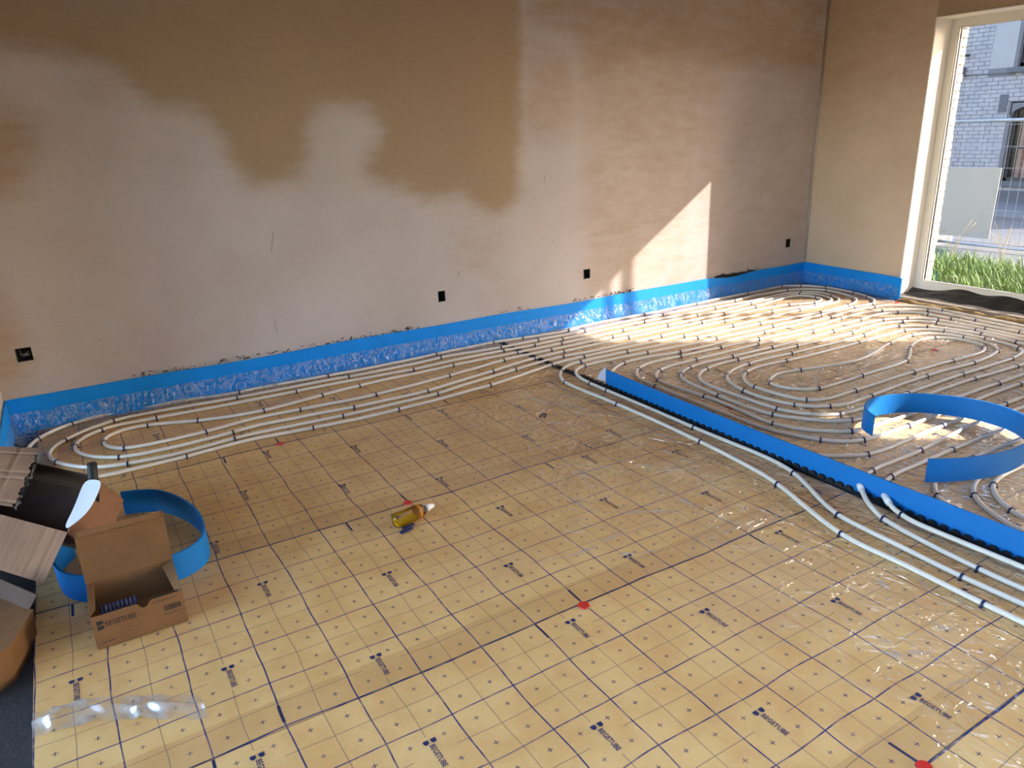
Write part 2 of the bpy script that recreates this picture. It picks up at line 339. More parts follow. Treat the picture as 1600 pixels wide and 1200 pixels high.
# damp patches of the fresh plaster as (x, z) outlines on the back wall, with strength
STAIN = [
 (1.0, [(-0.6,2.34),(-0.1,2.8),(6.3,2.8),(3.0,2.75),(2.99,1.88),(2.95,1.32),(2.92,0.96),(2.55,0.97),(2.5,1.15),(2.13,1.07),(2.07,1.19),(1.71,1.24),(1.8,1.46),(1.91,1.47),(1.91,1.61),(1.85,1.71),(1.5,1.72),(1.38,1.58),(1.44,1.47),(1.38,1.24),(0.97,1.25),(0.9,1.51),(0.87,1.69),(0.48,1.73),(0.47,1.87),(0.22,1.96),(0.05,1.98),(-0.6,2.0)]),
 (0.5, [(0.22,1.97),(0.48,1.95),(0.93,1.95),(0.90,1.69),(0.48,1.73),(0.2,1.75)]),
 (0.65, [(-0.6,1.85),(0.04,1.77),(0.01,1.49),(-0.14,1.22),(-0.6,1.21)]),
 (0.55, [(-0.6,0.96),(-0.28,0.92),(-0.24,0.22),(-0.6,0.11)]),
 (0.62, [(3.0,2.8),(6.3,2.85),(6.3,2.15),(6.2,1.85),(4.07,1.93),(3.49,1.75),(3.43,2.14),(2.98,2.13)]),
 (0.46, [(3.49,2.8),(4.9,2.83),(4.7,0.13),(4.2,0.10),(3.48,0.10)]),
 (0.38, [(4.7,2.8),(6.3,2.83),(6.3,0.13),(4.88,0.10),(4.5,0.10)]),
 (0.32, [(2.3,0.99),(2.94,0.96),(2.85,0.44),(2.31,0.46)]),
 (0.42, [(2.95,2.2),(3.5,2.2),(3.5,1.4),(2.95,1.4)]),
]
SOCK = [(-0.305, 0.442, 0.075, 0.075), (2.255, 0.411, 0.056, 0.078), (3.559, 0.412, 0.062, 0.076), (5.971, 0.412, 0.062, 0.080)]
def axis(a, b, step, cuts):
    v = sorted(set([round(float(t), 4) for t in np.linspace(a, b, int((b - a) / step) + 1)] + [round(c, 4) for c in cuts]))
    return np.array([t for i, t in enumerate(v) if t in [round(c, 4) for c in cuts] or all(abs(t - c) > 0.008 for c in cuts)])
def set_attr(o, vals):
    a = o.data.attributes.new('damp', 'FLOAT', 'POINT'); a.data.foreach_set('value', np.asarray(vals, np.float32))
wall_back = empty('wall_back', (0, YW, 0)); tag(wall_back, 'long plastered back wall with drying brown damp stains', 'wall', kind='structure')
xs = axis(-0.5, XW + 0.06, 0.03, [s[0] + k * s[2] / 2 for s in SOCK for k in (-1, 1)])
zs = axis(-0.03, ZC, 0.03, [s[1] + k * s[3] / 2 for s in SOCK for k in (-1, 1)])
gx, gz = np.meshgrid(xs, zs)
damp = np.zeros(gx.shape)
for st, poly in STAIN:
    damp = np.maximum(damp, blur(inside(gx, gz, poly).astype(float), 3) * st)
mb = MB(); nx = len(xs)
rel = 0.0022 * np.sin(gx * 1.9 + gz) + 0.0014 * np.sin(gx * 5.0 - gz * 4.0)
mb.v = [(float(a), YW + float(r), float(b)) for a, b, r in zip(gx.ravel(), gz.ravel(), rel.ravel())]
for j in range(len(zs) - 1):
    for i in range(nx - 1):
        cxm, czm = (xs[i] + xs[i + 1]) / 2, (zs[j] + zs[j + 1]) / 2
        if any(abs(cxm - s[0]) < s[2] / 2 and abs(czm - s[1]) < s[3] / 2 for s in SOCK): continue
        mb.f.append((j * nx + i, j * nx + i + 1, (j + 1) * nx + i + 1, (j + 1) * nx + i))
o = mb.build('plaster_face', M['plaster'], wall_back, True); set_attr(o, damp.ravel())
MB().box(-3.0, YW + 0.075, -0.1, XW + 0.5, YW + 0.35, ZC + 0.2).build('wall_core', M['mortar'], wall_back)
m = MB()                                                     # crumbly lower rim of the plaster just above the blue strip
for (a, b, n_) in ((0.15, 2.1, 95), (2.2, 3.0, 14), (3.40, 4.05, 45), (5.02, 5.6, 45)):
    for _ in range(n_):
        x = rng.uniform(a, b); z = 0.203 + abs(rng.normal(0, 0.012)); l = rng.uniform(0.004, 0.018); h = rng.uniform(0.0008, 0.0026); t = rng.normal(0, 0.5)
        c_, s_ = math.cos(t), math.sin(t)
        P = [(x + dx * c_ - dz * s_, YW - 0.0016, z + dx * s_ + dz * c_) for dx, dz in ((-l, -h), (l, -h), (l * 0.7, h), (-l * 0.6, h))]
        m.slab(P, 0.003)
o = m.build('plaster_crumb', M['dark'], wall_back); o['kind'] = 'stuff'
m = MB(); P = [(x, 0.207 + 0.004 * math.sin(x * 40), 0.207 + d) for x, d in zip(np.linspace(5.0, 5.55, 24), [0.004, 0.012, 0.016, 0.014, 0.022, 0.02, 0.012, 0.009, 0.008, 0.007, 0.007, 0.006, 0.006, 0.007, 0.008, 0.007, 0.006, 0.005, 0.006, 0.008, 0.01, 0.008, 0.004, 0.002])]
m.slab([(x, YW - 0.0045, a - 0.05) for x, a, b in P] + [(x, YW - 0.0045, b - 0.006) for x, a, b in reversed(P)], 0.003); m.build('gap_shade', M['dark'], wall_back)  # dark slab painting the shade in the gap above the dipped strip
m = MB()                                                     # shallow scratches in the plaster
for (x0, z0, x1, z1) in ((1.13, 0.98, 1.10, 0.86), (1.10, 0.86, 1.115, 0.845), (1.06, 0.44, 1.065, 0.34), (3.16, 1.20, 3.165, 1.15), (3.45, 1.62, 3.52, 1.63), (3.22, 0.71, 3.225, 0.69), (2.4, 0.58, 2.405, 0.53)):
    m.slab([(x0, YW - 0.003, z0), (x1, YW - 0.003, z1), (x1 + 0.0022, YW - 0.003, z1), (x0 + 0.0018, YW - 0.003, z0)], 0.002)
o = m.build('scratch', M['scuff'], wall_back); o['kind'] = 'stuff'
# corner bead line between back and right wall
MB().tube([(XW - 0.012, YW - 0.010, 0.2), (XW - 0.012, YW - 0.010, ZC)], 0.007, 6).build('corner_bead', M['plaster_plain'], wall_back, True)
for i, (sx, sz, sw, sh) in enumerate(SOCK):
    t = empty('wall_socket_box', (sx, YW + 0.03, sz))
    tag(t, ['open black socket box with loose wires near the left wall corner', 'empty black socket box in the middle of the back wall', 'open black socket box just left of the sunlit wall patch', 'narrow black socket box beside the room corner'][i], 'socket box', 'socket boxes in the back wall')
    m = MB(); x0, x1, z0, z1, ya, yb = sx - sw / 2, sx + sw / 2, sz - sh / 2, sz + sh / 2, YW - 0.0015, YW + 0.05
    e = 0.003
    m.box(x0, ya, z0, x0 + e, yb, z1); m.box(x1 - e, ya, z0, x1, yb, z1); m.box(x0, ya, z0, x1, yb, z0 + e); m.box(x0, ya, z1 - e, x1, yb, z1); m.box(x0, yb - e, z0, x1, yb, z1)
    m.build('box_shell', M['black'], t)
    for k in range(2 + (i == 0) * 2):
        a = rng.uniform(0, 6.28); m = MB()
        m.tube(spline([(sx - sw * 0.3, YW + 0.04, sz + rng.uniform(-.02, .02)), (sx + sw * 0.1 * math.cos(a), YW + 0.012, sz + 0.02 * math.sin(a)), (sx + sw * 0.3, YW + 0.02, sz + rng.uniform(-.015, .015)), (sx + sw * 0.05, YW + 0.04, sz - 0.01)], 0.01), 0.0016, 5).build('wire', M['steel'] if i == 0 else M['black'], t, True)

W1 = (1.63, 3.742, 0.06, 2.262); W2 = (-0.60, 0.14, 0.06, 2.262); W6 = (-2.8, -1.5, 0.06, 2.262)
XO = 6.72
wall_right = empty('wall_right', (XW, 0, 0)); tag(wall_right, 'right plastered wall with the tall glazed opening', 'wall', kind='structure')
m = MB()
ys = np.linspace(W1[1], YW, 40); zs2 = np.linspace(-0.03, ZC, 100); gy, gz2 = np.meshgrid(ys, zs2)
m.v = [(XW + 0.0015 * math.sin(4 * a + 3 * b), float(a), float(b)) for a, b in zip(gy.ravel(), gz2.ravel())]
m.f = [(j * 40 + i, (j + 1) * 40 + i, (j + 1) * 40 + i + 1, j * 40 + i + 1) for j in range(99) for i in range(39)]
o = m.build('plaster_face', M['plaster_beige'], wall_right, True)
set_attr(o, (0.16 + 0.50 / (1 + np.exp(-(gz2 - 1.75 + 0.35 * (gy - 4.2)) * 4.5))).ravel())
m = MB(); e = 0.004
m.box(XW + e, W1[1] + 0.004, -0.1, XO, YW + 0.1, ZC)
m.box(XW, W2[1], -0.1, XO, W1[0], ZC)
m.box(XW, W6[1], -0.1, XO, W2[0], ZC); m.box(XW, -3.2, -0.1, XO, W6[0], ZC)
for wd in (W1, W2, W6):
    m.box(XW, wd[0], wd[3] + 0.004, XO, wd[1], ZC); m.box(XW + 0.06, wd[0], -0.1, XO, wd[1], 0.02)
m.build('wall_core', M['plaster_plain'], wall_right)
m = MB()                                                     # plaster band above the opening, seen from inside
m.box(XW - 0.001, W1[0], W1[3] + 0.003, XW + 0.003, W1[1], ZC); m.build('lintel_face', M['plaster_plain'], wall_right)
m = MB()                                                     # pale outer brick leaf showing beside the glass
for r_ in range(33):
    z0 = 0.02 + r_ * 0.068; dx = 0.0 if r_ % 2 else 0.018
    m.box(6.585 + rng.uniform(-.002, .002), W1[1] - 0.016 + 0.006 * rng.uniform(-1, 1), z0, 6.70, W1[1] + 0.09, z0 + 0.058)
o = m.build('outer_brickwork', M['outer'], wall_right); o['kind'] = 'stuff'

wl = empty('wall_left', (XL, 4.2, 0)); tag(wl, 'short left wall stub beside the cartons', 'wall', kind='structure')
MB().box(XL - 0.12, 4.0, -0.03, XL, YW + 0.05, ZC).build('wall_core', M['plaster_plain'], wl)
m = MB(); m.box(-3.0, -3.2, -0.03, -2.85, 0.2, ZC); m.box(-3.0, 4.2, -0.03, -2.85, YW + 0.05, ZC); m.box(-3.0, 0.2, 2.45, -2.85, 4.2, ZC); m.box(-3.0, 0.2, -0.1, -2.85, 4.2, 0.04); m.build('side_room_wall', M['plaster_plain'], wl)
t5 = empty('window_5', (-2.92, 3.1, 0.04)); tag(t5, 'long glazed opening left of the viewer', 'window', kind='structure')
m = MB()
for yy in (0.2, 1.5, 2.8, 4.13): m.box(-2.95, yy, 0.12, -2.88, yy + 0.07, 2.37)
m.box(-2.95, 0.2, 0.04, -2.88, 4.2, 0.12); m.box(-2.95, 0.2, 2.37, -2.88, 4.2, 2.45); m.build('frame', M['frame'], t5); MB().box(-2.92, 0.2, 0.12, -2.914, 4.2, 2.37).build('pane', M['glass'], t5)
wf = empty('wall_front', (0, -3.2, 0)); tag(wf, 'front wall behind the viewer with an added glazed opening', 'wall', kind='structure')
W3 = (2.6, 4.6, 0.06, 2.25)  # unseen opening added to let more sky light in
m = MB(); m.box(-3.0, -3.5, -0.1, W3[0], -3.2, ZC); m.box(W3[1], -3.5, -0.1, XO, -3.2, ZC); m.box(W3[0], -3.5, W3[3], W3[1], -3.2, ZC); m.box(W3[0], -3.5, -0.1, W3[1], -3.2, 0.02)
m.build('wall_core', M['plaster_plain'], wf)
RL = (-2.3, 2.4, -3.0, 0.3)                                   # unseen rooflight added to light the floor, behind the viewer
cl = MB().box(-3.0, -3.5, ZC, XO, RL[2], ZC + 0.25).box(-3.0, RL[3], ZC, XO, YW + 0.35, ZC + 0.25).box(-3.0, RL[2], ZC, RL[0], RL[3], ZC + 0.25).box(RL[1], RL[2], ZC, XO, RL[3], ZC + 0.25).build('ceiling', M['ceiling'])
t4 = empty('added_rooflight', (0.4, -1.5, ZC + 0.1)); tag(t4, 'unseen flat rooflight added for floor light, behind the viewer', 'window', kind='structure')
MB().box(RL[0], RL[2], ZC + 0.12, RL[0] + 0.07, RL[3], ZC + 0.2).box(RL[1] - 0.07, RL[2], ZC + 0.12, RL[1], RL[3], ZC + 0.2).box(RL[0], RL[2], ZC + 0.12, RL[1], RL[2] + 0.07, ZC + 0.2).box(RL[0], RL[3] - 0.07, ZC + 0.12, RL[1], RL[3], ZC + 0.2).build('frame', M['frame'], t4)
MB().box(RL[0], RL[2], ZC + 0.15, RL[1], RL[3], ZC + 0.156).build('pane', M['glass'], t4)
cl = bpy.data.objects['ceiling']; tag(cl, 'flat plastered ceiling above the room', 'ceiling', kind='structure')
fl = MB().box(-3.0, -3.5, -0.25, XO, YW + 0.1, -0.031).build('floor', M['concrete']); tag(fl, 'dark bare screed floor under the insulation', 'floor', kind='structure')

def window(name, wd, posts, label, gl='tinted', xf=6.45):
    """posts: list of (a, b) uprights between wd[0] and wd[1]; panes fill the gaps wider than 12 cm"""
    t = empty(name, (xf, (wd[0] + wd[1]) / 2, wd[2])); tag(t, label, 'window', kind='structure')
    a, b, z0, z1 = wd; f0, f1 = xf, xf + 0.075
    MB().box(f0, a, z1 - 0.068, f1, b, z1).build('frame', M['frame'], t)
    MB().box(f0, a, z0, f1, b, z0 + 0.085).build('frame', M['frame'], t)
    for (p, q) in posts: MB().box(f0, p, z0 + 0.085, f1, q, z1 - 0.068).build('frame', M['frame'], t)
    P = sorted(posts)
    for (p, q), (r_, s_) in zip(P, P[1:]):
        if r_ - q < 0.12: continue
        y0, y1, za, zb = q, r_, z0 + 0.085, z1 - 0.068
        gk = 0.013
        m = MB(); m.box(f0 + 0.030, y0, za, f0 + 0.046, y0 + gk, zb); m.box(f0 + 0.030, y1 - gk, za, f0 + 0.046, y1, zb); m.box(f0 + 0.030, y0, za, f0 + 0.046, y1, za + gk * 0.6); m.box(f0 + 0.030, y0, zb - gk * 0.6, f0 + 0.046, y1, zb)
        m.build('gasket', M['gasket'], t)
        m = MB(); bd = 0.008
        m.box(f0 + 0.012, y0, za, f0 + 0.030, y0 + bd, zb); m.box(f0 + 0.012, y1 - bd, za, f0 + 0.030, y1, zb); m.box(f0 + 0.012, y0 + bd, za, f0 + 0.030, y1 - bd, za + bd); m.box(f0 + 0.012, y0 + bd, zb - bd, f0 + 0.030, y1 - bd, zb)
        m.build('glazing_bead', M['frame'], t)
        MB().box(f0 + 0.034, y0 + 0.004, za + 0.002, f0 + 0.040, y1 - 0.004, zb - 0.002).build('pane', M[gl], t)
    return t
w1 = window('window_1', W1, [(1.63, 1.705), (3.675, 3.742)], 'tall white framed glazed door in the right wall, grass and fence outside')
MB().box(XW - 0.001, W1[1] - 0.006, 0.045, 6.45, W1[1] + 0.004, W1[3]).build('reveal_lining', M['lining'], w1)
MB().box(XW - 0.001, W1[0], W1[3] - 0.004, 6.45, W1[1], W1[3] + 0.006).build('reveal_lining', M['lining'], w1)
for yy in (3.30, 2.95): MB().tube([(6.4465, yy, 0.092), (6.4505, yy, 0.092)], 0.007, 8).build('screw_head', M['gasket'], w1)
window('window_2', W2, [(-0.60, -0.54), (0.08, 0.14)], 'second glazed opening of the right wall, out of view', 'halftint')
window('added_window_6', W6, [(-2.8, -2.73), (-1.57, -1.5)], 'third glazed opening of the right wall, added for light, out of view', 'glass')  # unseen opening added for room light and film reflections
t3 = empty('added_window_3', (1.6, -3.3, 0.06)); tag(t3, 'unseen glazed front added for light, behind the viewer', 'window', kind='structure')
m = MB(); m.box(W3[0], -3.36, W3[2], W3[1], -3.29, W3[2] + 0.08); m.box(W3[0], -3.36, W3[3] - 0.08, W3[1], -3.29, W3[3])
for xx in np.linspace(W3[0], W3[1] - 0.08, 3): m.box(xx, -3.36, W3[2], xx + 0.08, -3.29, W3[3])
m.build('frame', M['frame'], t3); MB().box(W3[0], -3.33, W3[2], W3[1], -3.324, W3[3]).build('pane', M['glass'], t3)

# sill of the door: pale batten, brown wool in the gap, crumpled black membrane
MB().box(6.232, 1.75, -0.03, 6.30, 3.735, 0.026).build('trim_1', M['wood']); tag(bpy.data.objects['trim_1'], 'pale wooden batten along the foot of the glazed door', 'batten', kind='structure')
def wool(u, v):
    y = 0.3 + u * 3.40; x = 6.150 + v * 0.075
    hgt = 0.004 + 0.020 * math.sin(math.pi * v) * (0.7 + 0.5 * math.sin(y * 23) * math.sin(y * 9.1)) + 0.003 * math.sin(y * 71 + v * 9)
    return (x + 0.006 * math.sin(y * 14), y, hgt)
o = MB().grid(wool, 130, 6).build('edge_wool_strip', M['wool'], None, True); tag(o, 'ragged brown insulation wool strip along the glazed door', 'insulation')
def memb(u, v):
    y = 1.78 + u * 1.955; k = u * 1.955
    fold = 0.030 * math.sin(k * 6.5 + 0.6) + 0.016 * math.sin(k * 15.0 + 1.0) + 0.008 * math.sin(k * 37)
    zt = 0.100 + 0.020 * math.sin(k * 5.2 + 1.0) + 0.012 * math.sin(k * 13.0)
    z = 0.032 + (zt - 0.032) * v + 0.004 * math.sin(v * 9 + k * 20)
    x = 6.445 - 0.135 * (1 - v) ** 1.3 - max(0, fold) * math.sin(math.pi * v) * 1.2
    return (x, y, z)
o = MB().grid(memb, 110, 10).build('sill_membrane', M['membrane'], None, False); tag(o, 'crumpled black damp-proof membrane along the sill of the glazed door', 'membrane')

# ------------------------------------------------------------------ insulation sheets with printed grid
def text_mesh(txt, width, bold=0.0):
    cu = bpy.data.curves.new('txt', 'FONT'); cu.body = txt; cu.size = 1.0; cu.offset = bold; cu.space_character = 1.04; cu.resolution_u = 2
    ob = bpy.data.objects.new('txt', cu); COL.objects.link(ob)
    dg = bpy.context.evaluated_depsgraph_get(); me = bpy.data.meshes.new_from_object(ob.evaluated_get(dg))
    v = np.array([q.co[:2] for q in me.vertices]); f = [tuple(p.vertices) for p in me.polygons]
    bpy.data.objects.remove(ob); bpy.data.curves.remove(cu); bpy.data.meshes.remove(me)
    v -= v.min(0); v *= width / v[:, 0].max(); return v, f
TV, TF = text_mesh('BEGETUBE', 0.083, 0.022)
th = TV[:, 1].max()
def dshape(x0, y0, w_, h_):                                   # half of the emblem: flat left side, round right side
    P = [(x0, y0), (x0 + w_ * 0.55, y0)] + [(x0 + w_ * 0.55 + w_ * 0.45 * math.sin(a), y0 + h_ / 2 - h_ / 2 * math.cos(a)) for a in np.linspace(0.3, math.pi - 0.3, 7)] + [(x0 + w_ * 0.55, y0 + h_), (x0, y0 + h_)]
    return P
def logo2d():
    """lettering with emblem, laid along +x from 0 to 0.105, centred on y"""
    v = [tuple(p) for p in (TV * np.array([1.0, 1.25]) + np.array([0.021, -th * 0.62]))]; f = list(TF)
    for y0 in (-0.0185, 0.0035):
        P = dshape(0.0, y0, 0.0165, 0.015); b = len(v); v += P; f.append(tuple(range(b, b + len(P))))
    return np.array(v), f
LV, LF = logo2d()
SHEETS = [(4.7075, 0.43, 0.77, 0.18, 'along the back wall, under the long pipe loops'), (3.7075, 0.68, 1.065, 0.48, 'second from the back wall'), (2.7075, 0.975, 0.267, 0.777, 'carrying the yellow bottle'),
          (1.7075, 0.17, 0.565, 0.065, 'with the small open box on it'), (0.7075, 0.47, 0.865, 0.36, 'in the near right corner'), (-0.2925, 0.7, 0.2, 0.5, 'behind the viewer'), (-1.2925, 0.1, 0.2, 0.5, 'last one behind the viewer')]
X0, X1 = -0.335, 6.16
for si, (sy, bx, bu, bd, where) in enumerate(SHEETS):
    y1 = YW - 0.004 if si == 0 else sy - 0.001; y0 = sy - 0.999
    root = empty('insulation_sheet', (X0, y0, -0.03)); tag(root, 'tan insulation sheet with printed blue grid, ' + where, 'insulation sheet', 'insulation sheets on the floor')
    mat = sheet_mat('sheet_print_%d' % si, bx, sy, bu, bd); matb = sheet_mat('sheet_overlap_%d' % si, bx, sy, bu, bd, True)
    nx_, ny_ = 130, 20
    m = MB(); X = np.linspace(X0, X1, nx_ + 1); Y = np.linspace(y0, y1, ny_ + 1); ax, ay = np.meshgrid(X, Y)
    m.v = [(float(a), float(b), float(H(a, b))) for a, b in zip(ax.ravel(), ay.ravel())]
    m.f = [(j * (nx_ + 1) + i, j * (nx_ + 1) + i + 1, (j + 1) * (nx_ + 1) + i + 1, (j + 1) * (nx_ + 1) + i) for j in range(ny_) for i in range(nx_)]
    m.build('printed_facing', mat, root, True)
    MB().box(X0, y0, -0.0305, X1, y1, -0.006).build('foam_core', M['pave'], root)
    if si < 5:
        m = MB(); Y = [y0 + 0.0, y0 + 0.06, y0 + 0.119]; ax, ay = np.meshgrid(X, Y)
        m.v = [(float(a), float(b + 0.004 * math.sin(a * 3.0) * (b > y0 + 0.1)), float(H(a, b)) + 0.0009) for a, b in zip(ax.ravel(), ay.ravel())]
        m.f = [(j * (nx_ + 1) + i, j * (nx_ + 1) + i + 1, (j + 1) * (nx_ + 1) + i + 1, (j + 1) * (nx_ + 1) + i) for j in range(2) for i in range(nx_)]
        o = m.build('overlap_strip', matb, root, True); o['label'] = 'darker overlapping film band along the seam'
        for k in range(5):
            for r_ in range(-1, 7):
                lx = (bx + 0.4 * k) % 1.0 + r_; ly = sy - 0.05 - 0.2 * k
                if lx < X0 + 0.05 or lx > 6.0: continue
                px, py = lx + LV[:, 1], ly - LV[:, 0]             # reading towards the viewer
                me = MB(); me.v = [(float(a), float(b), float(H(a, b)) + 0.0019) for a, b in zip(px, py)]; me.f = [tuple(f) for f in LF]
                me.build('printed_logo', M['blueink'], root)
for i, (rx, ry, ds) in enumerate(((1.255, 1.693, 'on the seam in front of the bottle, nearest the middle'), (1.061, 2.712, 'right behind the yellow bottle'), (0.768, 3.707, 'just in front of the left pipe loops'), (1.563, 0.702, 'at the lower edge near the right corner'), (3.229, 1.690, 'beside the cut end of the curled blue strip'), (6.11, 3.66, 'at the end of the blue strip by the glazed door'), (4.979, 2.672, 'inside the right pipe spiral'), (3.042, 2.712, 'just behind the blue joint strip'), (-0.395, 4.70, 'in the far left corner'), (1.471, 4.685, 'beside the outermost pipe at the back wall'))):
    if rx < X0 + 0.03: rx = X0 + 0.03; ry = 4.66
    m = MB(); z = float(H(rx, ry)) + 0.001; n_ = 14; r0 = 0.021
    m.add([(rx + r0 * math.cos(2 * math.pi * k / n_), ry + r0 * math.sin(2 * math.pi * k / n_), z) for k in range(n_)] + [(rx + r0 * .9 * math.cos(2 * math.pi * k / n_), ry + r0 * .9 * math.sin(2 * math.pi * k / n_), z + 0.004) for k in range(n_)] + [(rx + r0 * .35 * math.cos(2 * math.pi * k / n_), ry + r0 * .35 * math.sin(2 * math.pi * k / n_), z + 0.0025) for k in range(n_)],
          [(k, (k + 1) % n_, n_ + (k + 1) % n_, n_ + k) for k in range(n_)] + [(n_ + k, n_ + (k + 1) % n_, 2 * n_ + (k + 1) % n_, 2 * n_ + k) for k in range(n_)] + [tuple(range(2 * n_, 3 * n_))])
    tag(m.build('red_marker', M['red']), 'flat red round marker ' + ds, 'marker', 'red markers on the seams')
